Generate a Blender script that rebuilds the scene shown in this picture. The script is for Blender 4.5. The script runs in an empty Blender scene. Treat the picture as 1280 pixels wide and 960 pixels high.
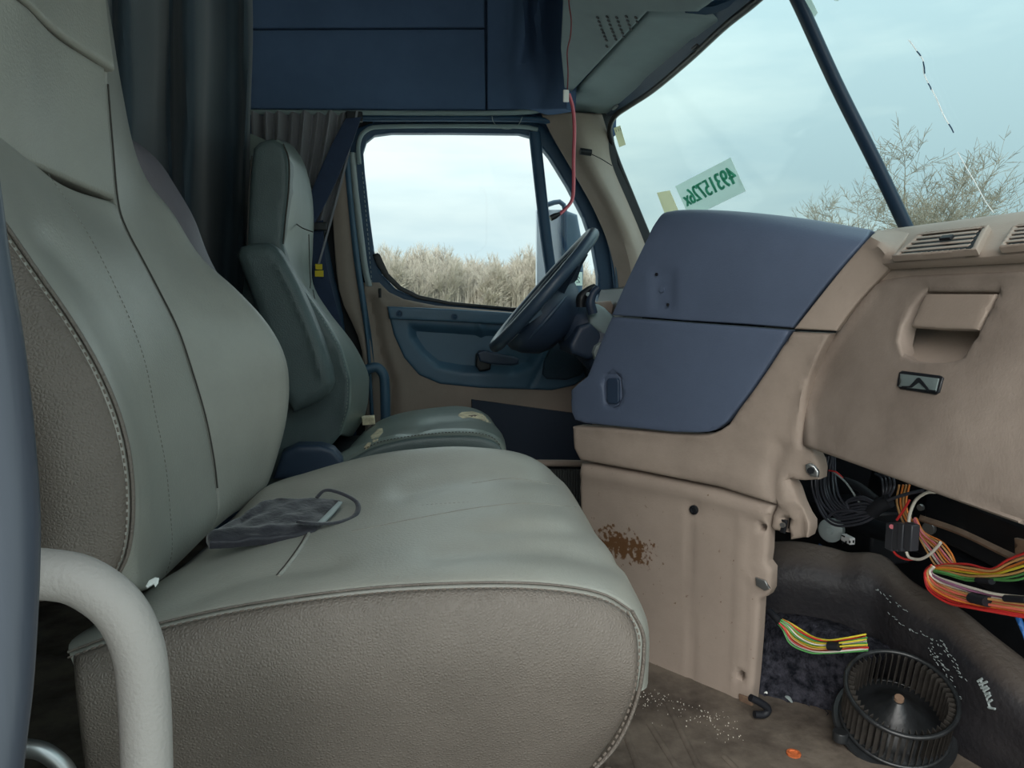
import bpy, bmesh, math, random
import numpy as np
from mathutils import Vector, Matrix
from mathutils.geometry import delaunay_2d_cdt
random.seed(7); rng = np.random.default_rng(7)
SC = bpy.context.scene
COL = SC.collection

# ------------------------------------------------------------------ camera
YAW = math.radians(9.8); PITCH = math.atan(110/925); FPX = 925.0; CZ = 0.78
FW = np.array([math.sin(YAW)*math.cos(PITCH), math.cos(YAW)*math.cos(PITCH), -math.sin(PITCH)])
RT = np.array([math.cos(YAW), -math.sin(YAW), 0.0])
UP = np.cross(RT, FW)
CAM = np.array([0, 0, CZ])
cd = bpy.data.cameras.new('camera'); co = bpy.data.objects.new('camera', cd); COL.objects.link(co)
cd.sensor_width = 36; cd.lens = FPX/1280*36; cd.clip_start = 0.02; cd.clip_end = 500
co.matrix_world = Matrix(((RT[0], UP[0], -FW[0], 0), (RT[1], UP[1], -FW[1], 0), (RT[2], UP[2], -FW[2], CZ), (0, 0, 0, 1)))
SC.camera = co

# ------------------------------------------------------------------ world, light, exposure
SC.view_settings.view_transform = 'Standard'; SC.view_settings.look = 'None'
SC.view_settings.gamma = 1; SC.view_settings.exposure = 0.62
SC.cycles.use_denoising = True
SC.cycles.max_bounces = 10; SC.cycles.diffuse_bounces = 6; SC.cycles.transparent_max_bounces = 16
W = bpy.data.worlds.new('overcast_sky'); SC.world = W; W.use_nodes = True
nt = W.node_tree; nt.nodes.clear()
def nn(t, **k):
    n = nt.nodes.new(t)
    for a, b in k.items(): setattr(n, a, b)
    return n
wo = nn('ShaderNodeOutputWorld'); bg = nn('ShaderNodeBackground'); tc = nn('ShaderNodeTexCoord')
mp = nn('ShaderNodeMapping'); mp.inputs['Scale'].default_value = (1.2, 1.2, 5.0)
no = nn('ShaderNodeTexNoise'); no.inputs['Scale'].default_value = 1.8; no.inputs['Detail'].default_value = 5; no.inputs['Roughness'].default_value = .5
cr = nn('ShaderNodeValToRGB'); cr.color_ramp.elements[0].position = .40; cr.color_ramp.elements[1].position = .60
cr.color_ramp.elements[0].color = (.42, .54, .58, 1); cr.color_ramp.elements[1].color = (.58, .68, .68, 1)
sx = nn('ShaderNodeSeparateXYZ'); r2 = nn('ShaderNodeValToRGB')     # brighter towards the zenith, as an overcast sky is
r2.color_ramp.elements[0].position = 0.10; r2.color_ramp.elements[0].color = (1.0, 1.0, 1.0, 1)
r2.color_ramp.elements[1].position = 1.0; r2.color_ramp.elements[1].color = (2.6, 2.6, 2.6, 1)
e = r2.color_ramp.elements.new(0.0); e.color = (1.15, 1.12, 1.10, 1)
mx = nn('ShaderNodeMix', data_type='RGBA', blend_type='MULTIPLY'); mx.inputs[0].default_value = 1
L = nt.links.new
L(tc.outputs['Generated'], mp.inputs[0]); L(mp.outputs[0], no.inputs[0]); L(no.outputs[0], cr.inputs[0])
L(tc.outputs['Generated'], sx.inputs[0]); L(sx.outputs[2], r2.inputs[0])
L(cr.outputs[0], mx.inputs[6]); L(r2.outputs[0], mx.inputs[7]); L(mx.outputs[2], bg.inputs[0]); L(bg.outputs[0], wo.inputs[0])
bg.inputs[1].default_value = 1.0
sl = bpy.data.lights.new('fill_sun', 'SUN'); sl.energy = 2.9; sl.angle = math.radians(60); sl.color = (1, .95, .9)
so = bpy.data.objects.new('fill_sun', sl); COL.objects.link(so)
so.rotation_euler = Vector((0.6, 1.0, -0.85)).to_track_quat('-Z', 'Y').to_euler()   # added soft sun, fills the cab through the open passenger door

# ------------------------------------------------------------------ helpers
def P(px, py, X=None, Y=None, Z=None, pl=None):
    d = FW + RT*((px-640)/FPX) - UP*((py-480)/FPX)
    if X is not None: t = (X-CAM[0])/d[0]
    elif Y is not None: t = (Y-CAM[1])/d[1]
    elif Z is not None: t = (Z-CAM[2])/d[2]
    else:
        p0, n = pl; t = np.dot(np.array(p0)-CAM, n)/np.dot(d, n)
    return CAM + d*t
def proj(p):
    q = np.atleast_2d(p)-CAM
    z = q@FW
    return np.stack([640+FPX*(q@RT)/z, 480-FPX*(q@UP)/z], -1)
def nrm(v): v = np.array(v, float); return v/np.linalg.norm(v)
def off(pl, d):                     # plane shifted along its normal
    p0, n = pl; return (np.array(p0)+np.array(n)*d, n)

def cat(pts, n=None, u=None, closed=False):
    """Catmull-Rom through pts, resampled by arc length"""
    p = np.array(pts, float)
    if len(p) == 2: p = np.array([p[0], (p[0]+p[1])/2, p[1]])
    k = len(p); out = []
    S = 12
    rngk = k if closed else k-1
    for i in range(rngk):
        if closed: a, b, c, d = p[(i-1) % k], p[i], p[(i+1) % k], p[(i+2) % k]
        else:
            b, c = p[i], p[i+1]; a = p[i-1] if i > 0 else 2*b-c; d = p[i+2] if i+2 < k else 2*c-b
        for s in range(S):
            t = s/S
            out.append(.5*((2*b)+(-a+c)*t+(2*a-5*b+4*c-d)*t*t+(-a+3*b-3*c+d)*t**3))
    out.append(p[0] if closed else p[-1]); out = np.array(out)
    l = np.r_[0, np.cumsum(np.linalg.norm(np.diff(out, axis=0), axis=1))]; l /= l[-1]
    if u is None: u = np.linspace(0, 1, n, endpoint=not closed)
    return np.stack([np.interp(u, l, out[:, j]) for j in range(out.shape[1])], -1)

def mkobj(name, V, Fc, m, parent=None, smooth=True, angle=40):
    me = bpy.data.meshes.new(name)
    me.from_pydata([tuple(map(float, v)) for v in V], [], [tuple(int(i) for i in f) for f in Fc])
    bm = bmesh.new(); bm.from_mesh(me); bmesh.ops.recalc_face_normals(bm, faces=bm.faces); bm.to_mesh(me); bm.free()
    return fin(name, me, m, parent, smooth, angle)
def fin(name, me, m, parent=None, smooth=True, angle=40):
    o = bpy.data.objects.new(name, me); COL.objects.link(o)
    if m: me.materials.append(m)
    if smooth:
        me.shade_smooth()
        if angle: me.set_sharp_from_angle(angle=math.radians(angle))
    if parent:
        o.parent = parent
        L0 = ROOTLOC(parent); o.matrix_parent_inverse = Matrix.Translation(-Vector(L0))
    return o
LOC = {}
def ROOTLOC(o):
    while o is not None:
        if o.name in LOC: return LOC[o.name]
        o = o.parent
    return (0, 0, 0)
def thing(name, label, cat_, loc, group=None):
    o = bpy.data.objects.new(name, None); COL.objects.link(o); o.empty_display_size = .05
    o.location = tuple(map(float, loc)); LOC[o.name] = tuple(map(float, loc))
    o['label'] = label; o['category'] = cat_
    if group: o['group'] = group
    return o
def tag(o, label, cat_, group=None, kind=None):
    o['label'] = label; o['category'] = cat_
    if group: o['group'] = group
    if kind: o['kind'] = kind
    return o
def sub(child, part):      # a sub-part rides on its part
    child.parent = part; child.matrix_parent_inverse = Matrix.Identity(4); return child
def kid(root, nm): return [c for c in bpy.data.objects if c.parent == root and c.name.split('.')[0] == nm]
def struct(o): o['kind'] = 'structure'; return o
def lab(o, label): o['label'] = label; return o

def esamp(Ltot, r, n, e0, e1):
    """0..1 parameters, clustered where an edge rolls under"""
    c = np.array([0, .06, .2, .45, .75, 1.0])*r/Ltot
    a = list(c) if e0 else [0]
    b = list(1-c[::-1]) if e1 else [1]
    return np.array(a+list(np.linspace(a[-1], b[0], n)[1:-1])+b)
def rolld(s, r):
    s = np.clip(s, 0, r); return r-np.sqrt(np.maximum(r*r-(r-s)**2, 0))
def pad(name, curves, m, parent=None, nu=40, nv=10, roll=.006, edges='uUvV', thick=.012, disp=None, out=None, closedv=False):
    """upholstered / moulded panel lofted through 3-D curves, edges rolled under"""
    C = [np.array(c, float) for c in curves]
    Lu = np.mean([np.linalg.norm(np.diff(c, axis=0), axis=1).sum() for c in C])
    U = esamp(Lu, roll, nu, 'u' in edges, 'U' in edges)
    R = np.array([cat(c, u=U) for c in C])                         # k x nu x 3
    mid = R.mean(axis=1); Lv = np.linalg.norm(np.diff(R, axis=0), axis=2).mean(axis=1).sum()
    Vp = esamp(Lv, roll, nv, 'v' in edges, 'V' in edges)
    # common chord parameter across curves
    k = len(R); ch = np.linalg.norm(np.diff(R, axis=0), axis=2).mean(axis=1); kp = np.r_[0, np.cumsum(ch)]/ch.sum()
    G = np.zeros((len(Vp), len(U), 3))
    for j, v in enumerate(Vp):
        i = min(np.searchsorted(kp, v, side='right')-1, k-2); i = max(i, 0)
        t = (v-kp[i])/(kp[i+1]-kp[i]) if kp[i+1] > kp[i] else 0
        b, c = R[i], R[i+1]; a = R[i-1] if i > 0 else 2*b-c; d = R[i+2] if i+2 < k else 2*c-b
        G[j] = .5*((2*b)+(-a+c)*t+(2*a-5*b+4*c-d)*t*t+(-a+3*b-3*c+d)*t**3)
    du = np.gradient(G, axis=1); dv = np.gradient(G, axis=0)
    N = np.cross(du, dv); N /= (np.linalg.norm(N, axis=2, keepdims=True)+1e-12)
    ref = (CAM-G.reshape(-1, 3).mean(0)) if out is None else np.array(out, float)
    if (N.reshape(-1, 3).mean(0)@ref) < 0: N = -N; flip = True
    else: flip = False
    dep = np.zeros(G.shape[:2])
    su = U*Lu; sv = Vp*Lv
    if 'u' in edges: dep = np.maximum(dep, rolld(su, roll)[None, :])
    if 'U' in edges: dep = np.maximum(dep, rolld(Lu-su, roll)[None, :])
    if 'v' in edges: dep = np.maximum(dep, rolld(sv, roll)[:, None])
    if 'V' in edges: dep = np.maximum(dep, rolld(Lv-sv, roll)[:, None])
    if disp is not None: dep = dep-disp(G)
    G2 = G-N*dep[..., None]
    nv_, nu_ = G.shape[:2]
    B = G-N*(thick+roll)
    V = np.concatenate([G2.reshape(-1, 3), B.reshape(-1, 3)]); M = nv_*nu_
    Fc = []
    for j in range(nv_-1):
        for i in range(nu_-1):
            a = j*nu_+i; q = (a, a+1, a+nu_+1, a+nu_)
            Fc.append(q); Fc.append((q[3]+M, q[2]+M, q[1]+M, q[0]+M))
    bd = [j for j in range(nu_)]+[j*nu_+nu_-1 for j in range(1, nv_)]+[(nv_-1)*nu_+i for i in range(nu_-2, -1, -1)]+[j*nu_ for j in range(nv_-2, 0, -1)]
    for a, b in zip(bd, bd[1:]+bd[:1]): Fc.append((b, a, a+M, b+M))
    o = mkobj(name, V, Fc, m, parent, angle=50)
    return o

def segdist(Q, A, B):
    d = B-A; L2 = (d*d).sum()+1e-15
    t = np.clip(((Q-A)@d)/L2, 0, 1)
    return np.linalg.norm(Q-(A+t[:, None]*d), axis=1)
def polydist(Q, poly, closed=True):
    n = len(poly); D = np.full(len(Q), 1e9)
    for i in range(n if closed else n-1): D = np.minimum(D, segdist(Q, poly[i], poly[(i+1) % n]))
    return D
def inpoly(Q, poly):
    x, y = Q[:, 0], Q[:, 1]; n = len(poly); c = np.zeros(len(Q), bool); j = n-1
    for i in range(n):
        xi, yi = poly[i]; xj, yj = poly[j]
        cond = ((yi > y) != (yj > y)) & (x < (xj-xi)*(y-yi)/(yj-yi+1e-15)+xi); c ^= cond; j = i
    return c
def ridges(lst):
    """relief from lines seen in the photo: (pixel polyline, width px, height m)"""
    def f(p3):
        q = proj(p3); h = np.zeros(len(q))
        for pl_, w, a in lst:
            d = polydist(q, np.array(pl_, float), closed=False); h += a*np.exp(-(d/w)**2)
        return h
    return f
def relief(name, outline, pl, m, parent=None, step=.012, roll=.004, thick=.01, holes=(), disp=None, three_d=False, spl=False, bend=None, sizeok=None):
    """moulded plate on a plane: outline (pixels, or 3-D points), rolled rim, holes, relief and real thickness"""
    p0, n = np.array(pl[0], float), nrm(pl[1])
    if np.dot(n, CAM-p0) < 0: n = -n
    a = nrm(np.cross(n, [0, 0, 1]) if abs(n[2]) < .9 else np.cross(n, [1, 0, 0])); b = np.cross(n, a)
    def to2(pts):
        P3 = np.array(pts, float) if three_d else np.array([P(x, y, pl=(p0, n)) for x, y in pts])
        q = P3-p0; return np.stack([q@a, q@b], -1)
    def dens(p, closed=True):
        o_ = []
        for i in range(len(p)):
            A, B = p[i], p[(i+1) % len(p)]; k = max(1, int(np.linalg.norm(B-A)/step))
            for s in range(k): o_.append(A+(B-A)*s/k)
        return np.array(o_)
    O = to2(outline)
    if spl: O = cat(O, n=max(24, 5*len(outline)), closed=True)
    O = dens(O); H = [dens(to2(h)) for h in holes]
    lo, hi = O.min(0), O.max(0)
    gx, gy = np.meshgrid(np.arange(lo[0], hi[0], step), np.arange(lo[1], hi[1], step)); Q = np.stack([gx.ravel(), gy.ravel()], -1)
    # inner rings for the rolled rim
    D = polydist(Q, O); ok = inpoly(Q, O) & (D > max(roll, step*.55))
    for h in H: ok &= ~inpoly(Q, h); ok &= polydist(Q, h) > max(roll*.8, step*.4)
    Q = Q[ok]
    R = []
    def ring(poly, inward):
        r_ = []
        for s in (.12, .4, 1.0):
            pr = np.roll(poly, 1, 0); nx = np.roll(poly, -1, 0); t = nx-pr; t /= np.linalg.norm(t, axis=1, keepdims=True)+1e-12
            nor = np.stack([-t[:, 1], t[:, 0]], -1); area = .5*np.sum(poly[:, 0]*nx[:, 1]-nx[:, 0]*poly[:, 1])
            sg = 1 if area > 0 else -1
            if not inward: sg = -sg
            r_.append(poly+nor*sg*roll*s)
        return np.concatenate(r_)
    if roll > 0:
        rr = ring(O, True); rr = rr[inpoly(rr, O)]; rr = rr[polydist(rr, O) > roll*.05]
        R.append(rr)
        for h in H: R.append(ring(h, False))
    pts = np.concatenate([O]+H+[Q]+R)
    edges = []; s = 0
    for L_ in [O]+H:
        k = len(L_); edges += [(s+i, s+(i+1) % k) for i in range(k)]; s += k
    res = delaunay_2d_cdt([Vector((float(x), float(y))) for x, y in pts], edges, [], 0, 1e-7)
    v2 = np.array([[v.x, v.y] for v in res[0]]); tri = np.array([list(f) for f in res[2] if len(f) == 3])
    cen = v2[tri].mean(1); keep = inpoly(cen, O)
    for h in H: keep &= ~inpoly(cen, h)
    tri = tri[keep]
    dep = np.zeros(len(v2))
    if roll > 0:
        dd = polydist(v2, O)
        for h in H: dd = np.minimum(dd, polydist(v2, h))
        dep = rolld(dd, roll)
    base = p0+v2[:, :1]*a+v2[:, 1:]*b
    hh = disp(base) if disp is not None else 0
    if bend is not None: base = base+bend(base)
    front = base+n*(hh-dep)[:, None] if disp is not None else base-n*dep[:, None]
    back = base-n*(thick+roll)
    M = len(v2); V = np.concatenate([front, back])
    Fc = [tuple(t) for t in tri]+[(t[2]+M, t[1]+M, t[0]+M) for t in tri]
    cnt = {}
    for t in tri:
        for i in range(3):
            e_ = (t[i], t[(i+1) % 3]); cnt[e_] = 1
    for (x, y) in cnt:
        if (y, x) not in cnt: Fc.append((y, x, x+M, y+M))
    return mkobj(name, V, Fc, m, parent, angle=50)

def tube(name, pts, r, m, parent=None, ns=8, n=None, closed=False, spline=True, flat=1.0, fn=None, cap=True):
    p = np.array(pts, float)
    if spline:
        n = n or max(8, 5*len(p)); p = cat(p, n=n, closed=closed)
    K = len(p); r = np.full(K, r) if np.isscalar(r) else np.interp(np.linspace(0, 1, K), np.linspace(0, 1, len(r)), r)
    T = np.gradient(p, axis=0); T /= np.linalg.norm(T, axis=1, keepdims=True)+1e-12
    a = nrm(np.cross(T[0], fn if fn is not None else ([0, 0, 1] if abs(T[0][2]) < .9 else [1, 0, 0])))
    V = []; Fc = []
    for i in range(K):
        if fn is not None: a = np.cross(T[i], fn)
        a = a-T[i]*(a@T[i]); a /= np.linalg.norm(a)+1e-12; b = np.cross(T[i], a)
        for s in range(ns):
            th = 2*math.pi*s/ns; V.append(p[i]+r[i]*(math.cos(th)*a+flat*math.sin(th)*b))
    KK = K if closed else K-1
    for i in range(KK):
        for s in range(ns):
            A = i*ns+s; B = i*ns+(s+1) % ns; j = ((i+1) % K)*ns
            Fc.append((A, B, j+(s+1) % ns, j+s))
    if not closed and cap:
        Fc.append(tuple(range(ns))[::-1]); Fc.append(tuple((K-1)*ns+s for s in range(ns)))
    if name is None: return V, Fc
    return mkobj(name, V, Fc, m, parent, angle=60)
def merge(list_):
    V = []; Fc = []
    for v, f in list_:
        b = len(V); V += list(v); Fc += [tuple(i+b for i in q) for q in f]
    return V, Fc
def boxm(c, s, ax=None):
    c = np.array(c, float); s = np.array(s, float)/2
    ax = np.eye(3) if ax is None else np.array(ax, float)
    V = [c+ax[0]*x*s[0]+ax[1]*y*s[1]+ax[2]*z*s[2] for x in (-1, 1) for y in (-1, 1) for z in (-1, 1)]
    return V, [(0, 1, 3, 2), (4, 6, 7, 5), (0, 4, 5, 1), (2, 3, 7, 6), (0, 2, 6, 4), (1, 5, 7, 3)]
def box(name, c, s, m, parent=None, ax=None, bev=.003, seg=2):
    V, Fc = boxm(c, s, ax); o = mkobj(name, V, Fc, m, parent, angle=40)
    if bev:
        b = o.modifiers.new('b', 'BEVEL'); b.width = bev; b.segments = seg; b.limit_method = 'ANGLE'; b.harden_normals = False
    return o
def disc(name, c, axis, r, h, m, parent=None, ns=24, prof=None, bev=True):
    """turned piece: prof = [(radius, height)] along axis"""
    axis = nrm(axis); a = nrm(np.cross(axis, [0, 0, 1] if abs(axis[2]) < .9 else [1, 0, 0])); b = np.cross(axis, a)
    prof = prof or [(0, 0), (r, 0), (r, h*.85), (r*.94, h), (0, h)]
    V = []; Fc = []; c = np.array(c, float)
    for (R_, H_) in prof:
        for s in range(ns):
            th = 2*math.pi*s/ns; V.append(c+axis*H_+max(R_, 1e-5)*(math.cos(th)*a+math.sin(th)*b))
    for i in range(len(prof)-1):
        for s in range(ns):
            Fc.append((i*ns+s, i*ns+(s+1) % ns, (i+1)*ns+(s+1) % ns, (i+1)*ns+s))
    return mkobj(name, V, Fc, m, parent, angle=35)

def on(obj, a, b, lift=.002):
    d = FW+RT*((a-640)/FPX)-UP*((b-480)/FPX); dg = bpy.context.evaluated_depsgraph_get()
    ok, loc, no_, idx = obj.ray_cast(Vector(CAM), Vector(d))
    if not ok: return None
    return np.array(loc)-nrm(d)*lift
def patch(name, obj, poly, m, parent, lift=.003, thick=.006, step=2.0, jit=.0008):
    """thin irregular flake lying on the surface of obj"""
    poly = np.array(poly, float); D = []
    for i in range(len(poly)):
        A, B = poly[i], poly[(i+1) % len(poly)]; k = max(1, int(np.linalg.norm(B-A)/step)); D += [A+(B-A)*s/k for s in range(k)]
    D = np.array(D); lo, hi = D.min(0), D.max(0); gx, gy = np.meshgrid(np.arange(lo[0], hi[0], step), np.arange(lo[1], hi[1], step)); Q = np.stack([gx.ravel(), gy.ravel()], -1)
    Q = Q[inpoly(Q, D) & (polydist(Q, D) > step*.4)]
    res = delaunay_2d_cdt([Vector((float(x), float(y))) for x, y in np.concatenate([D, Q])], [(i, (i+1) % len(D)) for i in range(len(D))], [], 0, 1e-6)
    v = np.array([[q.x, q.y] for q in res[0]]); tri = [f for f in res[2] if len(f) == 3 and inpoly(v[list(f)].mean(0)[None], D)[0]]
    dd = polydist(v, D); F_, B_ = [], []
    for (x, y), d_ in zip(v, dd):
        p = on(obj, x, y, 0); 
        if p is None: return None
        u = nrm(CAM-p); F_.append(p+u*(lift*min(1, .3+d_/3)+rng.normal(0, jit))); B_.append(p-u*thick)
    M_ = len(v); Fc = [tuple(t) for t in tri]+[(t[2]+M_, t[1]+M_, t[0]+M_) for t in tri]; es = {(t[i], t[(i+1) % 3]) for t in tri for i in range(3)}
    Fc += [(y, x, x+M_, y+M_) for x, y in es if (y, x) not in es]
    return mkobj(name, F_+B_, Fc, m, parent)
def mat(name, col, rough=.6, bs=0, bd=0, var=0, vs=6, metal=0, spec=.5, coat=0, kind='noise', col2=None, sheen=0, stretch=None, sub=None):
    m = bpy.data.materials.new(name); m.use_nodes = True; t = m.node_tree; B = t.nodes['Principled BSDF']
    B.inputs['Base Color'].default_value = (*col, 1); B.inputs['Roughness'].default_value = rough; B.inputs['Metallic'].default_value = metal
    B.inputs['Specular IOR Level'].default_value = spec; B.inputs['Coat Weight'].default_value = coat; B.inputs['Sheen Weight'].default_value = sheen
    co_ = t.nodes.new('ShaderNodeTexCoord'); src = co_.outputs['Object']
    if stretch:
        mpn = t.nodes.new('ShaderNodeMapping'); mpn.inputs['Scale'].default_value = stretch; t.links.new(src, mpn.inputs[0]); src = mpn.outputs[0]
    if var or col2 is not None:
        n = t.nodes.new('ShaderNodeTexNoise'); n.inputs['Scale'].default_value = vs; n.inputs['Detail'].default_value = 6; n.inputs['Roughness'].default_value = .65
        t.links.new(src, n.inputs[0]); r = t.nodes.new('ShaderNodeValToRGB')
        c2 = col2 if col2 is not None else tuple(c*(1-var) for c in col)
        r.color_ramp.elements[0].color = (*c2, 1); r.color_ramp.elements[1].color = (*(col if col2 is not None else tuple(min(1, c*(1+var*.6)) for c in col)), 1)
        r.color_ramp.elements[0].position = .35; r.color_ramp.elements[1].position = .62
        t.links.new(n.outputs[0], r.inputs[0]); t.links.new(r.outputs[0], B.inputs['Base Color'])
    if bs:
        if kind == 'voronoi':
            n2 = t.nodes.new('ShaderNodeTexVoronoi'); n2.feature = 'DISTANCE_TO_EDGE'; n2.inputs['Scale'].default_value = bs; h = n2.outputs['Distance']
        else:
            n2 = t.nodes.new('ShaderNodeTexNoise'); n2.inputs['Scale'].default_value = bs; n2.inputs['Detail'].default_value = 4; h = n2.outputs[0]
        t.links.new(src, n2.inputs[0]); bp = t.nodes.new('ShaderNodeBump'); bp.inputs['Strength'].default_value = 1; bp.inputs['Distance'].default_value = bd
        t.links.new(h, bp.inputs['Height']); t.links.new(bp.outputs[0], B.inputs['Normal'])
    return m
def c8(r, g, b):
    f = lambda x: ((x/255+.055)/1.055)**2.4 if x > 10 else x/255/12.92
    return (f(r), f(g), f(b))
M = {}
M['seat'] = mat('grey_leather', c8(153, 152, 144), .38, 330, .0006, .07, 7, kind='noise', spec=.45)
M['seat_side_shaded'] = mat('grey_leather_shaded', c8(106, 98, 91), .5, 300, .0012, .10, 9, kind='voronoi', spec=.4)  # same leather; shade on the near side put into a browner, darker colour
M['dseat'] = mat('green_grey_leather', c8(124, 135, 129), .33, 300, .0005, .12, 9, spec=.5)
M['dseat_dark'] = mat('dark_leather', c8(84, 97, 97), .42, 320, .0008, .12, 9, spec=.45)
M['thread'] = mat('seam_thread', c8(104, 94, 86), .8)
M['seamdark'] = mat('dark_seam', c8(66, 62, 58), .9)
M['tan'] = mat('tan_plastic', c8(150, 136, 125), .62, 260, .0004, .10, 5, spec=.3)
M['tan_dirty'] = mat('dusty_tan_plastic', c8(148, 134, 123), .66, 240, .0004, .2, 4, spec=.3)
M['navy'] = mat('slate_plastic', c8(82, 93, 114), .5, 320, .0004, .06, 8, spec=.35)
M['doorins'] = mat('blue_grey_plastic', c8(66, 96, 118), .42, 300, .0003, .06, 8, spec=.5)
M['liner'] = mat('blue_hazed_headliner', c8(88, 110, 142), .9, 500, .0006, .08, 5, spec=.15)  # blue haze of the dim upper cab put into the liner colour
M['liner_lo'] = mat('grey_headliner', c8(142, 158, 160), .7, 400, .0003, .06, 8, spec=.25)
M['curtain'] = mat('dark_curtain', c8(60, 74, 84), .6, 300, .0006, .1, 5, sheen=.3, spec=.25)
M['curtain2'] = mat('grey_pleated_curtain', c8(136, 136, 142), .85, 300, .0004, .1, 8, sheen=.3, spec=.2)
M['frame'] = mat('blue_hazed_rubber', c8(46, 74, 100), .5, spec=.4, var=.1)  # blue light and haze over the window frame put into the colour
M['black'] = mat('black_plastic', c8(26, 28, 32), .4, spec=.4, var=.2, vs=30)
M['rubber'] = mat('black_rubber', c8(22, 24, 30), .6, spec=.4)
M['duct'] = mat('dusty_black_felt', c8(46, 44, 46), .55, 90, .002, 0, 7, col2=c8(34, 34, 38), spec=.3)
M['carpet'] = mat('dark_carpet', c8(60, 60, 68), .95, 220, .004, 0, 60, col2=c8(18, 20, 26), spec=.1)
M['floor'] = mat('dirty_floor_vinyl', c8(112, 102, 92), .75, 60, .0015, 0, 9, col2=c8(70, 62, 56), spec=.25)
M['metal'] = mat('zinc_metal', c8(170, 172, 172), .35, metal=.9)
M['tube'] = mat('grey_textured_tube', c8(150, 146, 142), .55, 420, .0006, .04, 9, spec=.35)
M['seal'] = mat('grey_blue_door_seal', c8(54, 60, 70), .4, 60, .001, .3, 14, spec=.5, stretch=(1, 1, .08))
M['white'] = mat('white_paint', c8(225, 226, 226), .45)
M['paper'] = mat('white_paper', c8(228, 230, 226), .8)
M['bag'] = mat('black_fabric', c8(38, 38, 46), .55, 160, .001, .3, 20, sheen=.3, spec=.4)
M['foam'] = mat('yellowed_foam', c8(222, 208, 176), .95, 200, .003, .3, 40)
M['yellow'] = mat('yellow_label', c8(222, 196, 20), .5)
M['belt'] = mat('seat_belt_webbing', c8(34, 52, 82), .7, 500, .0005, .1, 40)
M['wheel'] = mat('steering_wheel_leather', c8(54, 70, 88), .38, 350, .0003, .06, 12, spec=.5)
M['wheelin'] = mat('steering_wheel_hub_plastic', c8(44, 58, 78), .45, 300, .0003)
M['greylt'] = mat('light_grey_plastic', c8(150, 160, 160), .5)
M['stick'] = mat('pale_green_sticker', c8(168, 192, 180), .8, var=.08, vs=60)
M['stickbeige'] = mat('beige_sticker', c8(190, 190, 165), .8, var=.06, vs=60)
M['ink'] = mat('green_ink', c8(60, 126, 108), .8)
def backlit(name, col):
    m = bpy.data.materials.new(name); m.use_nodes = True; t = m.node_tree; t.nodes.clear()
    o = t.nodes.new('ShaderNodeOutputMaterial'); a = t.nodes.new('ShaderNodeBsdfDiffuse'); b = t.nodes.new('ShaderNodeBsdfTranslucent'); mi = t.nodes.new('ShaderNodeMixShader')
    a.inputs[0].default_value = (*col, 1); b.inputs[0].default_value = (*col, 1); mi.inputs[0].default_value = .6
    t.links.new(a.outputs[0], mi.inputs[1]); t.links.new(b.outputs[0], mi.inputs[2]); t.links.new(mi.outputs[0], o.inputs[0]); return m
M['crack'] = backlit('glass_crack', (1, 1, 1)); M['stick'] = backlit('pale_green_sticker', c8(240, 250, 246)); M['stickbeige'] = backlit('beige_sticker', c8(245, 242, 222)); M['ink'] = backlit('green_ink', c8(128, 210, 186))
M['cable'] = mat('black_cable_sleeve', c8(58, 60, 68), .28)
dm = M['duct']; t = dm.node_tree; ge = t.nodes.new('ShaderNodeNewGeometry'); sxx = t.nodes.new('ShaderNodeSeparateXYZ'); t.links.new(ge.outputs['Normal'], sxx.inputs[0])
rr_ = t.nodes.new('ShaderNodeValToRGB'); rr_.color_ramp.elements[0].position = .45; rr_.color_ramp.elements[0].color = (0, 0, 0, 1); rr_.color_ramp.elements[1].position = .95; rr_.color_ramp.elements[1].color = (.75, .75, .75, 1); t.links.new(sxx.outputs[2], rr_.inputs[0])
BS = t.nodes['Principled BSDF']; src_ = BS.inputs['Base Color'].links[0].from_socket; mq_ = t.nodes.new('ShaderNodeMix'); mq_.data_type = 'RGBA'; t.links.new(rr_.outputs[0], mq_.inputs[0]); t.links.new(src_, mq_.inputs[6]); mq_.inputs[7].default_value = (*c8(96, 86, 78), 1); t.links.new(mq_.outputs[2], BS.inputs['Base Color'])   # dust settled on what faces up
M['pale'] = mat('pale_sleeper_lining', c8(176, 172, 164), .8)
M['hub'] = mat('blower_plastic', c8(34, 36, 38), .35, 80, .0008, .35, 30, spec=.5)
M['dust'] = mat('dusty_blower_blade', c8(52, 48, 44), .8, 80, .0008, .4, 40)
M['bark'] = mat('bark', c8(128, 120, 106), .9, var=.2, vs=3)
M['haze'] = mat('hazed_bare_wood', c8(166, 159, 146), .95, var=.15, vs=.6)  # distance haze put into the wood's pale colour
M['grass'] = mat('winter_grass', c8(120, 122, 92), .95, var=.3, vs=.4)
M['lot'] = mat('pale_concrete_lot', c8(185, 185, 180), .9, var=.1, vs=.3)
M['rust'] = mat('rust_orange', c8(190, 96, 48), .8, var=.4, vs=120)
M['brown'] = mat('brown_stained_metal', c8(120, 96, 78), .7, var=.3, vs=30)
for n_, c_ in dict(red=(205, 52, 50), orange=(226, 132, 60), wyellow=(214, 196, 60), wgreen=(90, 160, 90), wwhite=(214, 208, 196), pink=(214, 120, 130), wtan=(196, 150, 96), blue=(40, 96, 160), salmon=(222, 112, 92), purple=(150, 100, 130)).items():
    M[n_] = mat(n_+'_wire_sleeve', c8(*c_), .45)
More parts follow.
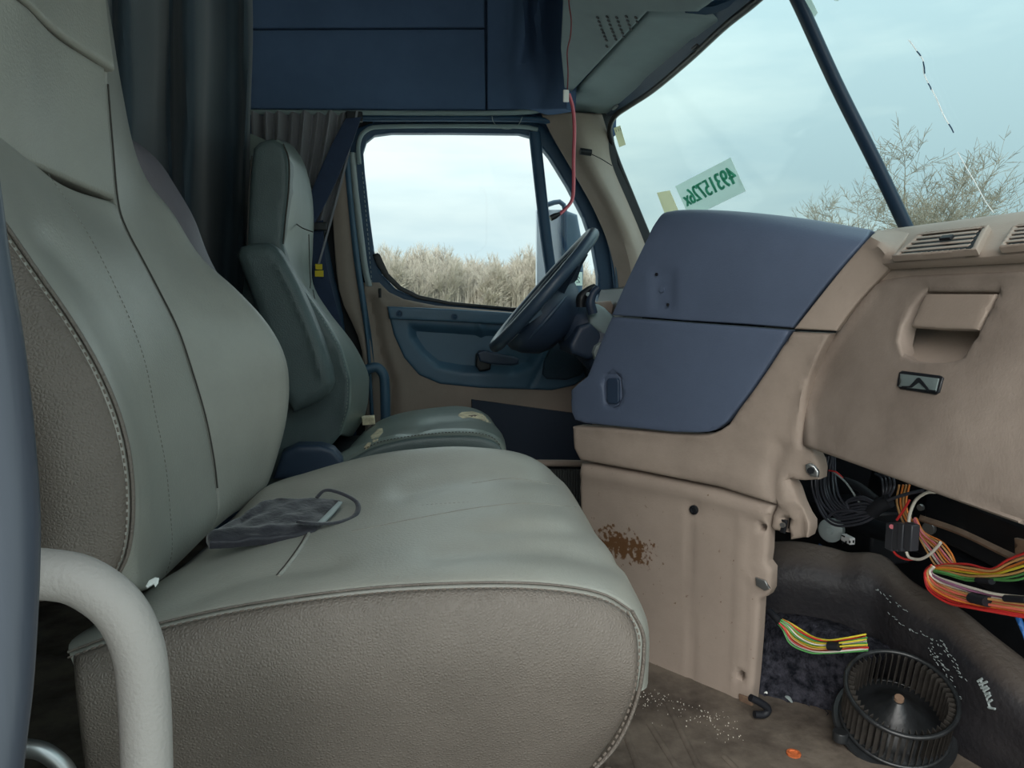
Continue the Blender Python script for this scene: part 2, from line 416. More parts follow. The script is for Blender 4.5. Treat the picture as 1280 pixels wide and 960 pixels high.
def glass(name, tint, gl=.08):
    m = bpy.data.materials.new(name); m.use_nodes = True; t = m.node_tree; t.nodes.clear()
    o = t.nodes.new('ShaderNodeOutputMaterial'); tr = t.nodes.new('ShaderNodeBsdfTransparent'); g = t.nodes.new('ShaderNodeBsdfGlossy'); mi = t.nodes.new('ShaderNodeMixShader')
    fr = t.nodes.new('ShaderNodeLayerWeight'); fr.inputs[0].default_value = .12
    tr.inputs[0].default_value = (*tint, 1); g.inputs['Roughness'].default_value = .02
    pw = t.nodes.new('ShaderNodeMath'); pw.operation = 'POWER'; pw.inputs[1].default_value = 4; ml = t.nodes.new('ShaderNodeMath'); ml.operation = 'MULTIPLY_ADD'; ml.inputs[1].default_value = .5; ml.inputs[2].default_value = .02; t.links.new(fr.outputs['Facing'], pw.inputs[0]); t.links.new(pw.outputs[0], ml.inputs[0]); t.links.new(ml.outputs[0], mi.inputs[0]); t.links.new(tr.outputs[0], mi.inputs[1]); t.links.new(g.outputs[0], mi.inputs[2]); t.links.new(mi.outputs[0], o.inputs[0])
    return m
M['glass'] = glass('window_glass', (.97, .985, .98)); M['wglass'] = glass('windshield_glass', (.79, .85, .845))
# ------------------------------------------------------------------ the cab shell
def slab(name, x, y, z, m):
    return struct(box(name, ((x[0]+x[1])/2, (y[0]+y[1])/2, (z[0]+z[1])/2), (x[1]-x[0], y[1]-y[0], z[1]-z[0]), m, bev=0))
slab('floor', (-1.9, 1.25), (.12, 2.6), (-.05, 0), M['floor'])
slab('ceiling', (-1.9, .60), (.02, 2.6), (2.1, 2.15), M['pale'])
slab('wall_back', (-1.95, -1.9), (.02, 2.6), (-.05, 2.15), M['pale'])
slab('wall_front', (1.2, 1.25), (.1, 2.6), (-.05, .88), M['black'])
slab('wall_right', (-1.9, -.22), (.05, .12), (-.05, 2.15), M['pale'])
slab('trim_1', (-.22, 1.0), (.05, .12), (1.7, 2.15), M['liner'])
slab('wall_left', (-1.9, -.14), (2.52, 2.6), (-.05, 2.15), M['liner'])
slab('trim_2', (-.62, 1.25), (2.53, 2.6), (-.05, .30), M['black'])
slab('trim_3', (-.14, .80), (2.53, 2.6), (1.33, 2.15), M['liner'])
# raised roof closing panel above the windscreen
struct(relief('trim_4', [(.56, .05, 2.12), (.56, 2.58, 2.12), (.78, 2.58, 1.40), (.78, .05, 1.40)], ((.56, 1, 2.12), nrm((-.72, 0, -.22))), M['liner'], three_d=True, step=.1, roll=0, thick=.02))

# embossed ribs of the floor vinyl
for k, (a, b) in enumerate([((768, 880), (800, 965)), ((812, 905), (850, 965)), ((835, 880), (875, 962)), ((905, 945), (935, 975)), ((745, 905), (760, 960))]):
    p, q = P(*a, Z=.001), P(*b, Z=.001)
    o = tube('floor_rib', [p, (p+q)/2, q], .006, M['floor'], ns=6, spline=False, flat=.4, fn=[0, 0, 1]); struct(o)

# ------------------------------------------------------------------ side headliner panels over the far door
YH = ((0, 2.46, 0), np.array([0, -1, 0.]))
struct(relief('wall_panel', [(300, 37), (606, 36), (607, 137), (300, 136)], YH, M['liner'], step=.03, roll=.006, thick=.03))
struct(relief('wall_panel', [(300, -60), (606, -60), (606, 34), (300, 35)], off(YH, -.01), M['liner'], step=.03, roll=.006, thick=.03))
# liner turning from the side wall to the front header
cs = []
for py, xs in [(-60, (609, 640, 660, 690, 730)), (0, (609, 640, 655, 675, 705)), (50, (609, 635, 655, 675, 707)), (100, (609, 635, 660, 685, 708)), (137, (609, 640, 668, 690, 708))]:
    cs.append([P(xs[0], py, Y=2.46), P(xs[1], py, Y=2.45), P(xs[2], py, Y=2.40), P(xs[3], py, X=.53), P(xs[4], py, X=.56)])
struct(pad('wall_panel', cs, M['liner'], nu=24, nv=12, roll=.005, thick=.03))

struct(relief('trim_16', [(700, 150), (690, 120), (775, 110), (764, 150), (772, 205), (792, 248), (814, 300), (850, 385), (850, 450), (775, 450), (768, 345), (758, 300), (740, 262)], ((0, 2.50, 0), np.array([0, -1, 0.])), M['black'], step=.05, roll=0, thick=.02))
# rail over the door
struct(tube('trim_5', [P(300, 140, Y=2.44), P(450, 141, Y=2.44), P(640, 141, Y=2.44), P(705, 132, Y=2.40)], .008, M['liner_lo'], ns=8))
struct(tube('trim_6', [P(432, 148, Y=2.45), P(560, 148, Y=2.45), P(660, 149, Y=2.45), P(690, 152, Y=2.44)], .010, M['frame'], ns=8))

# ------------------------------------------------------------------ windscreen
WN = nrm(np.cross(np.array([.98-.74, 0, .91-1.37]), [0, 1, 0])); WS = ((.74, 1, 1.37), WN)
def wq(y, s, o=0.0):   # point on the windscreen: lateral y, s=0 top .. 1 bottom
    return np.array([.74+.24*s, y, 1.37-.46*s])+WN*o
struct(relief('window_1', [wq(.1, -.25), wq(2.62, -.06), wq(2.62, 1.15), wq(.1, 1.15)], WS, M['wglass'], three_d=True, step=.3, roll=0, thick=.005))
struct(tube('window_divider', [P(975, -40, pl=WS), P(997, 0, pl=WS), P(1045, 105, pl=WS), P(1095, 205, pl=WS), P(1134, 287, pl=WS), P(1150, 320, pl=WS)], .0165, mat('dark_divider', c8(26, 48, 68), .5), ns=10, flat=.6, fn=WN))
# seal round the windscreen
seal = [P(1060, -95, pl=WS), P(985, -35, pl=WS), P(940, 5, pl=WS), P(905, 33, pl=WS), P(860, 75, pl=WS), P(815, 113, pl=WS), P(785, 133, pl=WS), P(768, 146, pl=WS), P(762, 165, pl=WS), P(770, 195, pl=WS), P(788, 240, pl=WS), P(812, 298, pl=WS), P(835, 350, pl=WS)]
struct(tube('window_seal', seal, .009, M['black'], ns=8, n=60))

# near A-pillar trim (tan), from header to dash
a0 = [P(676, 143, Y=2.44), P(690, 172, Y=2.45), P(716, 217, Y=2.46), P(741, 262, Y=2.46), P(759, 305, Y=2.46), P(768, 345, Y=2.46), P(770, 385, Y=2.46), P(768, 420, Y=2.46)]
a1 = [P(718, 140, Y=2.39), P(728, 172, Y=2.40), P(748, 217, Y=2.40), P(772, 262, Y=2.40), P(790, 305, Y=2.40), P(800, 345, Y=2.40), P(802, 385, Y=2.40), P(800, 420, Y=2.4)]
a2 = [P(757, 143, pl=WS)-[.01, 0, 0], P(761, 168, pl=WS), P(772, 205, pl=WS), P(790, 248, pl=WS), P(812, 300, pl=WS), P(830, 345, pl=WS), P(845, 385, pl=WS), P(855, 420, pl=WS)]
struct(pad('trim_7', [a0, a1, a2], M['tan'], nu=30, nv=12, roll=.008, thick=.02))

struct(relief('trim_17', [(380, 138), (470, 138), (452, 200), (457, 280), (466, 352), (470, 620), (380, 620)], ((0, 2.515, 0), np.array([0, -1, 0.])), M['rubber'], step=.06, roll=0, thick=.01))
# B-pillar trims behind the driver's seat
def strip(name, L1, L2, m, y, nu=20, roll=.004):
    return struct(pad(name, [[P(a, b, Y=y) for a, b in L1], [P((a+c)/2, (b+d)/2, Y=y-.008) for (a, b), (c, d) in zip(L1, L2)], [P(a, b, Y=y) for a, b in L2]], m, nu=nu, nv=6, roll=roll, thick=.02))
strip('trim_8', [(375, 150), (378, 260), (398, 380), (420, 440), (430, 560)], [(402, 150), (405, 260), (415, 330), (430, 400), (448, 560)], M['frame'], 2.50)
strip('trim_9', [(405, 170), (413, 240), (417, 300), (425, 370), (452, 440), (456, 560)], [(433, 170), (437, 240), (444, 300), (450, 370), (461, 440), (466, 560)], M['tan'], 2.46)
strip('trim_10', [(428, 180), (433, 240), (441, 320), (450, 380), (458, 440), (462, 520)], [(437, 180), (441, 240), (450, 320), (458, 380), (463, 440), (468, 520)], M['doorins'], 2.452, roll=.003)
strip('trim_11', [(436, 190), (441, 250), (451, 330), (457, 358)], [(443, 190), (450, 250), (460, 330), (466, 358)], M['greylt'], 2.46, roll=.003)

# ------------------------------------------------------------------ driver's door
DP = ((0, 2.49, 0), np.array([0, -1, 0.]))
door = bpy.data.objects.new('door_1', None); COL.objects.link(door); door.location = (.2, 2.5, .3); LOC['door_1'] = (.2, 2.5, .3); door['kind'] = 'structure'
door['label'] = 'driver door with tan panel, dark window frame and blue-grey armrest insert'
opening = [(456, 215), (454, 190), (458, 177), (468, 169), (490, 166), (560, 166), (650, 167), (668, 172), (688, 197), (710, 233), (730, 272), (741, 305), (748, 345), (748, 378), (700, 388), (640, 386), (560, 379), (520, 372), (495, 361), (478, 343), (468, 315), (462, 270)]
relief('window_frame', [(437, 200), (438, 172), (446, 160), (462, 154), (560, 152), (672, 152), (690, 166), (716, 212), (742, 258), (761, 302), (771, 345), (772, 400), (460, 392), (457, 355), (449, 280)], DP, M['frame'], door, step=.02, roll=.006, thick=.03, holes=[opening])
# raised frame channels; the pale one and the dashes put highlights into colour
tube('frame_channel', [P(449, 205, Y=2.475), P(448, 180, Y=2.475), P(458, 163, Y=2.475), P(490, 158, Y=2.475), P(640, 158, Y=2.475), P(672, 162, Y=2.475)], .007, M['liner_lo'], door, ns=8, n=50)
tube('frame_channel', [P(688, 163, Y=2.47), P(720, 213, Y=2.47), P(748, 262, Y=2.47), P(764, 310, Y=2.47), P(771, 370, Y=2.47)], .009, M['frame'], door, ns=8, n=40)
tube('frame_channel', [P(697, 163, Y=2.455), P(726, 213, Y=2.455), P(753, 262, Y=2.455), P(768, 310, Y=2.455), P(772, 370, Y=2.455)], .005, M['doorins'], door, ns=8, n=40)
for k in range(24):
    t = k/23; y = 215+t*135; x = 449+(y-215)*.085+4
    p = P(x, y, Y=2.478); d = P(x+.4, y+3.2, Y=2.478)
    if k == 0: dashes = []
    dashes.append(tube(None, [p, (p+d)/2, d], .0012, None, ns=5, spline=False))
V, Fc = merge(dashes); o = mkobj('frame_highlights', V, Fc, M['greylt'], door); o['kind'] = 'stuff'
pb = [P(668, 165, Y=2.487), P(675, 230, Y=2.487), P(683, 300, Y=2.487), P(690, 350, Y=2.487), P(694, 390, Y=2.487)]
tube('quarter_window_bar', pb, .020, M['frame'], door, ns=10, flat=.6, fn=np.array([0, 1, 0]))
relief('lower_seal', [(466, 318), (470, 330), (480, 346), (497, 362), (522, 374), (562, 381), (640, 388), (700, 391), (700, 384), (640, 384.5), (562, 377), (524, 369), (502, 358), (486, 342), (475, 318), (472, 316)], off(DP, .012), M['black'], door, step=.01, roll=.002, thick=.008)
g = relief('door_glass', opening, off(DP, -.014), M['glass'], door, step=.2, roll=0, thick=.004)
def pocket(poly, depth, w):
    poly = np.array(poly, float)
    def f(p3):
        q = proj(p3); d = polydist(q, poly); s = np.clip(d/w, 0, 1); s = s*s*(3-2*s); return np.where(inpoly(q, poly), -depth*s, 0)
    return f
def addf(*fs): return lambda p: sum(f(p) for f in fs)
relief('door_panel', [(454, 353), (474, 353), (486, 365), (505, 374), (545, 382), (640, 390), (772, 398), (776, 560), (716, 532), (660, 524), (600, 515), (560, 540), (470, 600), (464, 480), (458, 400)], off(DP, .03), M['tan'], door, step=.012, roll=.008, thick=.05, holes=[[(487, 388), (520, 389), (640, 399), (756, 407), (745, 438), (734, 464), (717, 478), (690, 484), (600, 481), (552, 476), (527, 466), (508, 445), (495, 416)]],
       disp=ridges([([(463, 378), (475, 440), (488, 480), (492, 560)], 7, -.025), ([(474, 372), (480, 381), (520, 383), (600, 389)], 3, .004)]))
relief('armrest_insert', [(484, 384), (520, 385), (640, 395), (760, 403), (748, 440), (737, 468), (718, 482), (690, 488), (600, 485), (550, 480), (524, 469), (505, 447), (492, 418)], off(DP, .036), M['doorins'], door, step=.008, roll=.006, thick=.02,
       disp=addf(pocket([(508, 403), (600, 409), (672, 412), (680, 440), (666, 462), (645, 470), (580, 468), (545, 462), (524, 444), (511, 424)], .035, 16), ridges([([(600, 405), (603, 425)], 4, .008), ([(663, 485), (690, 430), (700, 408)], 1.6, -.006)])))
relief('armrest_ledge', [(484, 383), (560, 386), (640, 391), (700, 395), (700, 409), (640, 406), (560, 402), (487, 399)], off(DP, .052), M['doorins'], door, step=.01, roll=.005, thick=.02)
for q in [(499, 392), (568, 396)]:
    c = P(*q, pl=off(DP, .053)); s = disc('screw_cap', c, (0, -1, 0), .010, .003, M['frame'], door, prof=[(.011, 0), (.011, .003), (.008, .003), (.007, -.001), (.003, 0), (0, .001)])
relief('speaker_grille', [(688, 436), (700, 427), (722, 421), (742, 428), (738, 455), (726, 469), (708, 475), (684, 474), (678, 468), (680, 452)], off(DP, .041), mat('speaker_grille_mesh', c8(56, 74, 90), .7, 900, .003, .3, 500), door, step=.01, roll=.004, thick=.006)
# lever
hp = off(DP, .05)
relief('handle_base', [(596, 444), (600, 439), (612, 439), (616, 447), (613, 462), (600, 464), (595, 458)], hp, M['black'], door, step=.006, roll=.004, thick=.03)
relief('lever', [(597, 441), (604, 438), (644, 446), (649, 449), (648, 455), (640, 457), (612, 455), (600, 452)], off(hp, .02), M['wheelin'], door, step=.006, roll=.005, thick=.012)
p = P(475, 372, Y=2.45); tube('lock_pin', [p, p+[0, 0, .016], p+[0, 0, .03]], .0045, M['black'], door, ns=8, spline=False)
# dark sheet put in as the footwell's shade, sill ledge and mesh mat beyond the passenger cushion
struct(relief('trim_12', [(590, 500), (740, 520), (740, 575), (590, 575)], ((0, 2.35, 0), np.array([0, -1, 0.])), mat('footwell_shade', c8(20, 36, 54), .7), step=.05, roll=0, thick=.02))
struct(tube('trim_13', [P(640, 579, Y=2.0), P(690, 579, Y=2.0), P(760, 580, Y=2.0)], .010, M['tan'], ns=8))
mm = mat('ribbed_mat', c8(70, 74, 74), .8, 0, 0)
t = mm.node_tree; wv = t.nodes.new('ShaderNodeTexWave'); wv.inputs['Scale'].default_value = 40; bpn = t.nodes.new('ShaderNodeBump'); bpn.inputs['Distance'].default_value = .004
tcn = t.nodes.new('ShaderNodeTexCoord'); t.links.new(tcn.outputs['Object'], wv.inputs[0]); t.links.new(wv.outputs[0], bpn.inputs['Height']); t.links.new(bpn.outputs[0], t.nodes['Principled BSDF'].inputs['Normal'])
struct(relief('trim_14', [(640, 588), (760, 588), (770, 680), (640, 680)], ((0, 1.98, 0), np.array([0, -1, 0.])), mm, step=.05, roll=0, thick=.02))

# ------------------------------------------------------------------ header: console with speaker holes, sun visor
HP = ((.57, 1.5, 1.40), nrm((-.55, 0, -.83)))       # overhead console face, rising rearwards
oc = thing('overhead_console', 'grey overhead console panel with triangular grid of speaker holes above the sun visor', 'console', P(740, 40, pl=HP))
relief('console_body', [(706, 124), (700, 60), (703, -5), (690, -80), (1030, -100), (900, -40), (892, 2), (872, 16), (808, 16)], HP, M['liner_lo'], oc, step=.02, roll=.006, thick=.05, disp=ridges([([(746, -30), (738, 18), (757, 63)], 1.6, -.006), ([(738, 17), (806, 17)], 1.0, -.002)]))
hole = []
rows_ = [(747, 22, 5), (749, 27, 5), (751, 32, 4), (753, 37, 4), (755, 41, 3), (757, 46, 3), (759, 50, 2), (760, 58, 1)]
for i, (x, y, n_) in enumerate(rows_):
    for j in range(n_):
        c = P(x+j*12-(i*.2), y+(0 if j % 2 == 0 else -1), pl=off(HP, -.0005) if HP[1]@(CAM-np.array(HP[0])) < 0 else off(HP, .0008))
        h_ = disc('speaker_hole', c, HP[1] if HP[1]@(CAM-np.array(HP[0])) > 0 else -HP[1], .0046, .0012, M['rubber'], oc, ns=8)
# visor
VPn = nrm(np.cross(np.array([.17, 0, -.03]), [0, 1, 0])); VP = ((.57, 1.5, 1.40), VPn if VPn[2] < 0 else -VPn)
vis = thing('sun_visor', 'long grey folded sun visor over the driver side of the windscreen', 'sun visor', P(780, 80, pl=VP))
relief('visor_panel', [(709, 129), (735, 102), (770, 64), (795, 36), (811, 20), (830, 19), (880, 22), (911, 26), (908, 36), (890, 49), (884, 58), (876, 60), (862, 75), (852, 86), (842, 89), (838, 95), (815, 112), (780, 136), (765, 142), (740, 143), (705, 140)], VP, M['liner_lo'], vis, step=.012, roll=.009, thick=.012, disp=ridges([([(856, 62), (869, 50), (884, 53)], 1.5, -.004), ([(822, 91), (834, 82), (848, 84)], 1.5, -.004), ([(720, 130), (760, 132), (800, 108)], 8, .003)]))
for (x, y) in [(873, 57), (837, 88)]:
    c = P(x, y, pl=off(VP, .004)); box('visor_clip', c, (.022, .035, .012), M['black'], vis, bev=.003)
for (x, y) in [(910, 27), (769, 134)]:
    c = P(x, y, pl=off(VP, .006)); tube('hinge_pin', [c-[.0, .02, 0], c, c+[0, .02, 0]], .005, M['greylt'], vis, ns=8, spline=False)
# header strip between visor and windscreen
cs = []
for (x, y), (x2, y2) in zip([(712, 127), (765, 68), (808, 14), (900, 2), (1000, -60)], [(763, 146), (826, 108), (908, 33), (985, -30), (1060, -90)]):
    A, B = P(x, y, pl=off(VP, -.03)), P(x2, y2, pl=WS); cs.append([A, (A+B)/2+[0, 0, .02], B+[-.004, 0, .0]])
struct(pad('trim_15', cs, M['frame'], nu=10, nv=24, roll=.004, thick=.02))
M['threadlt'] = mat('pale_thread', c8(132, 130, 122), .8)
# ------------------------------------------------------------------ passenger seat
def gr(l):
    f = ridges(l); return lambda G: f(G.reshape(-1, 3)).reshape(G.shape[:-1])
def cy(pts, Y): return [P(a, b, Y=Y) for a, b in pts]
ps = thing('passenger_seat', 'large grey leather passenger seat with stitched bolsters in the foreground', 'seat', (-.1, .97, 0))
S = [(-130, 60), (-60, 190), (0, 272), (45, 337), (90, 402), (125, 462), (150, 522), (163, 580), (166, 640), (160, 690), (146, 722)]
s3 = np.array(cy(S, .70))
mid = s3+np.array([-.055, -.020, -.01]); rear = s3+np.array([-.15, .02, 0]); rear2 = s3+np.array([-.20, .10, 0])
pad('backrest_side_panel', [s3, mid, (mid+rear)/2+[0, -.004, 0], rear, rear2], M['seat_side_shaded'], ps, nu=50, nv=22, roll=.012, thick=.02, edges='v', out=(0, -1, 0))
G1 = [(-60, 90), (-15, 165), (35, 250), (72, 315), (115, 378), (150, 444), (172, 512), (185, 580), (191, 640), (190, 690), (182, 740)]
FT = [(60, 217), (95, 268), (120, 310), (145, 360), (165, 405), (182, 455), (195, 520), (207, 580), (213, 640), (215, 690), (205, 725)]
G5 = [(147, 253), (158, 287), (178, 325), (200, 367), (222, 412), (240, 465), (256, 520), (266, 570), (271, 610), (273, 640), (262, 668)]
top = cat(cy([(-120, 130), (-40, 172), (0, 191), (60, 217), (147, 253)], .9), 5)
crest = [(-100, 80), (-45, 165), (14, 262), (60, 330), (105, 395), (138, 455), (162, 518), (176, 580), (180, 640), (176, 695), (164, 735)]
S0 = [(-90, 100), (-60, 190)]+S[2:]
pad('backrest_insert', [s3, cy(crest, .735), cy(G1, .80), cy(FT, .92), cy(G5, 1.06)], M['seat'], ps, nu=60, nv=30, roll=.007, thick=.03, edges='uvVU', out=(1, -.3, .3), disp=gr([([(60, 300), (112, 371), (150, 440), (172, 510), (185, 580), (190, 640), (186, 700)], 13, -.005)]))
B1 = [(128, -60), (130, 30), (134, 105), (140, 180), (147, 253), (158, 287), (178, 325), (200, 367), (222, 412), (240, 465), (256, 520), (266, 570), (271, 610), (273, 640), (262, 668)]
B2 = [(126, -60), (138, 30), (147, 105), (158, 180), (174, 240), (200, 290), (232, 335), (264, 372), (292, 410), (312, 460), (322, 510), (322, 555), (315, 590), (305, 620), (290, 645)]
B3 = [(110, -60), (131, 10), (146, 92), (165, 182), (185, 228), (215, 265), (250, 320), (296, 362), (333, 402), (355, 440), (362, 478), (358, 525), (346, 572), (332, 610), (312, 632)]
b3 = np.array(cy(B3, 1.22)); b4 = b3+np.array([-.05, .03, -.01]); b5 = b3+np.array([-.16, .02, 0])
pad('far_bolster', [cy(B1, 1.06), cy(B2, 1.15), b3, b4, b5], M['seat'], ps, nu=60, nv=24, roll=.006, thick=.03, edges='uvU', out=(1, -.2, .3))
pad('headrest_insert', [cy([(-110, -40), (-90, 20), (-80, 150)], .74), cy([(15, -6), (15, 90), (10, 193)], .84), cy([(74, 47), (76, 140), (78, 222)], .95), cy([(132, 84), (138, 160), (146, 250)], 1.05)], M['seat'], ps, nu=24, nv=24, roll=.006, thick=.03, out=(1, -.3, .3))
pad('headrest_top', [cy([(-60, -140), (-80, -60), (-90, -42)], .74), cy([(10, -120), (16, -40), (18, -8)], .84), cy([(70, -100), (75, 0), (76, 44)], .95), cy([(125, -80), (138, 30), (146, 89)], 1.06)], M['seat'], ps, nu=20, nv=20, roll=.006, thick=.03, out=(1, -.3, .3))
# core behind the upholstery
core = np.array(cy([(-40, 40), (10, 180), (60, 280), (115, 400), (150, 500), (170, 620), (160, 720)], .96))
c0 = core+[-.09, -.19, 0]; c1 = core+[-.09, .20, 0]; c2 = core+[-.17, .20, 0]; c3 = core+[-.17, -.19, 0]
pad('backrest_shell', [c0, c1, c2, c3, c0], M['black'], ps, nu=16, nv=12, roll=.004, thick=.01, edges='', out=(1, 0, 0))
# cushion
N0 = [(85, 815), (140, 795), (215, 775), (300, 757), (400, 742), (500, 732), (620, 728), (700, 732), (755, 743), (790, 764)]
n3 = np.array(cy(N0, .70))
pad('cushion_side_panel', [n3, cy([(86, 835), (215, 798), (400, 765), (620, 752), (740, 762), (801, 790)], .685), cy([(90, 880), (300, 848), (620, 828), (740, 830), (802, 845)], .674), cy([(100, 960), (300, 940), (620, 915), (790, 893)], .690), cy([(112, 1040), (400, 1040), (620, 1010), (745, 958)], .725), cy([(130, 1120), (400, 1120), (600, 1090), (690, 1010)], .78)], M['seat_side_shaded'], ps, nu=60, nv=30, roll=.012, thick=.02, edges='uUv')
T1 = [(90, 800), (150, 778), (215, 757), (300, 737), (400, 721), (500, 712), (620, 708), (700, 712), (765, 728), (799, 757)]
T2 = [(120, 780), (190, 740), (300, 703), (400, 688), (480, 682), (560, 678), (640, 678), (720, 684), (770, 704), (791, 735)]
T25 = [(150, 765), (220, 715), (320, 680), (400, 664), (480, 655), (560, 648), (640, 645), (710, 652), (755, 680), (776, 710)]
T3 = [(200, 730), (260, 690), (330, 660), (400, 645), (470, 632), (560, 624), (640, 621), (700, 630), (735, 655), (758, 690)]
T4 = [(250, 690), (300, 650), (360, 625), (420, 610), (480, 597), (560, 588), (630, 586), (680, 594), (712, 617), (732, 645)]
T5 = [(300, 640), (335, 607), (385, 590), (430, 577), (480, 566), (530, 560), (580, 558), (640, 564), (675, 578), (705, 605)]
def withdrop(c, y, dx=.012, dz=-.09):
    a = np.array(cy(c, y)); e_ = a[-1]; return np.vstack([a, e_+[dx, 0, dz*.35], e_+[dx, 0, dz]])
t5 = withdrop(T5, 1.20); t6 = t5+np.array([-.0, .045, -.045]); t7 = t5+np.array([-.01, .05, -.15])
pcu = pad('seat_cushion', [withdrop(N0, .70), withdrop(T1, .735), withdrop(T2, .82), withdrop(T25, .90), withdrop(T3, .98), withdrop(T4, 1.10), t5, t6, t7], M['seat'], ps, nu=60, nv=50, roll=.010, thick=.03, edges='v', out=(0, 0, 1),
    disp=gr([([(500, 616), (560, 601), (620, 594), (690, 600)], 9, -.005), ([(540, 694), (620, 686), (700, 688), (770, 706)], 10, -.005), ([(600, 664), (660, 660), (730, 664)], 8, -.0035), ([(230, 752), (300, 722), (420, 702)], 9, -.004)]))
box('cushion_core', (0, .97, .35), (.40, .44, .18), M['black'], ps, bev=.03)
box('seat_pedestal', (.0, .97, .14), (.34, .36, .26), M['black'], ps, bev=.02)
# seam lines: dark grooves and raised stitches
def seam(c, Y, r=.0016, m='seamdark', lift=.0, par=ps, name='seam', n=None):
    a = np.array([P(x, y, Y=Y) for x, y in c]); v = CAM-a; v /= np.linalg.norm(v, axis=1, keepdims=True)
    return tube(name, a+v*lift, r, M[m], par, ns=6, n=n)
def stitches(c, Y, sp=.008, r=.0012, m='thread', lift=.004, par=ps, ln=.55, dash=True):
    a = np.array([P(x, y, Y=Y) for x, y in c]); ln_ = np.linalg.norm(np.diff(cat(a, 100), axis=0), axis=1).sum(); k = int(ln_/sp)
    q = cat(a, k*2+1); v = CAM-q; v /= np.linalg.norm(v, axis=1, keepdims=True); q = q+v*lift; L_ = []
    for i in range(k):
        A, B = q[2*i], q[2*i]+(q[2*i+1]-q[2*i])*2*ln; L_.append(tube(None, [A, (A+B)/2+v[2*i]*.0006, B], r, None, ns=5, spline=False))
    V, Fc = merge(L_); o = mkobj('stitching', V, Fc, M[m], par); o['kind'] = 'stuff'; return o
seam(S[1:], .70, .0022, 'seat_side_shaded'); stitches([(a-7, b+1) for a, b in S[1:]], .698, .007, .0009, 'thread', .012)
seam(N0, .70, .0013, 'seat_side_shaded', lift=.0); stitches([(a, b+7) for a, b in N0], .697, .007, .0009, 'thread', .010)
FE = [(790, 764), (803, 790), (805, 815), (800, 858), (787, 900), (768, 935), (745, 960)]
seam(FE, .685, .0022, 'seat_side_shaded', lift=.001); stitches([(a-6, b) for a, b in FE], .68, .007, .0011, 'thread', .008)
seam([(a+1, b) for a, b in B1[2:-2]], 1.06, .0011, 'seamdark', lift=.000); stitches(FT, .92, .006, .0005, 'threadlt', .001)
stitches([(330, 668), (400, 650), (470, 638), (560, 629), (640, 627), (700, 636), (738, 664)], .965, .006, .0005, 'threadlt', .001)
def on_line(obj, pts, r, m, lift=.0012, name='seam', n=30, par=ps):
    q = [on(obj, x, y, lift) for x, y in cat(pts, n)]; q = [p for p in q if p is not None]
    return tube(name, q, r, M[m], par, ns=6, spline=False)
on_line(pcu, [(384, 664), (376, 679), (360, 702), (346, 719)], .0010, 'seamdark', .0004); on_line(pcu, [(387, 665), (379, 680), (363, 703), (349, 720)], .0022, 'seat', .0006, 'seam_lip')
on_line(pcu, [(440, 664), (520, 648), (600, 634), (660, 629), (720, 634)], .0006, 'threadlt', .0004)
on_line(pcu, [(590, 604), (640, 598), (695, 606)], .0005, 'threadlt', .0004)

# dark raised armrest on the far side of the passenger seat
ar = tag(pad('armrest', [cy([(150, 170), (172, 178), (200, 200), (222, 232), (245, 272), (263, 320), (285, 360)], 1.36), cy([(150, 172), (168, 178), (188, 208), (208, 242), (230, 282), (250, 325), (270, 365)], 1.31), cy([(150, 180), (163, 184), (176, 218), (196, 255), (216, 292), (235, 330), (250, 370)], 1.29)], mat('mauve_grey_leather', c8(112, 106, 112), .5, 300, .0005), nu=30, nv=12, roll=.010, thick=.04, edges='uUvV'),
         'mauve-grey raised armrest peeking out behind the big passenger seat back', 'armrest')

# ------------------------------------------------------------------ driver's seat
ds = thing('driver_seat', 'worn green-grey leather driver seat with torn cushion in front of the far door', 'seat', (-.1, 2.0, 0))
near = [(316, 185), (324, 177), (340, 172), (354, 180), (361, 200), (361, 235), (357, 272), (354, 305), (360, 335), (382, 365), (405, 398), (425, 432), (437, 475), (436, 510), (425, 545), (400, 575)]
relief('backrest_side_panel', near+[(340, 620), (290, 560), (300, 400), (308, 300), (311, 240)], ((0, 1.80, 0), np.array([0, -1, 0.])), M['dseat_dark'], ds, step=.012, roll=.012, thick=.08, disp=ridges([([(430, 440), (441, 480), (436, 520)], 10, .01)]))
fn_ = cy([(345, 173), (355, 180), (361, 200), (361, 235), (357, 272), (355, 305), (361, 335), (383, 365), (406, 398), (426, 432), (438, 475), (437, 510), (426, 545)], 1.815)
ff = cy([(350, 174), (366, 184), (380, 206), (389, 238), (392, 272), (391, 310), (391, 355), (412, 392), (440, 428), (458, 462), (461, 480), (456, 518), (438, 548)], 2.22)
fm = (np.array(fn_)+np.array(ff))/2+np.array([.0, 0, 0])
ff = np.array(ff); fb = ff+[-.06, .03, 0]; fb2 = ff+[-.15, .0, 0]
pad('backrest_front', [fn_, fm, ff, fb, fb2], M['dseat'], ds, nu=60, nv=24, roll=.008, thick=.02, edges='uUv', out=(1, -.2, .2))
def sm(c, Y, r=.0018, m='seamdark', lift=.004): return seam(c, Y, r, m, lift, ds)
sm([(354, 180), (361, 200), (361, 235), (357, 272), (354, 305)], 1.80, .002); sm([(315, 195), (312, 230), (310, 280), (309, 310)], 1.80, .0015)
sm([(358, 271), (368, 278), (378, 285), (391, 290)], 1.98, .0016, lift=.02); sm([(386, 268+25), (387, 330), (387, 362), (372, 364)], 2.1, .0012, lift=.03)
stitches([(386, 372), (405, 402), (424, 436), (434, 475), (433, 510), (424, 540)], 1.79, .009, .001, 'dseat', .006, ds)
sm([(391, 362), (398, 392), (410, 420), (430, 470), (438, 500)], 2.0, .0012, lift=.02)
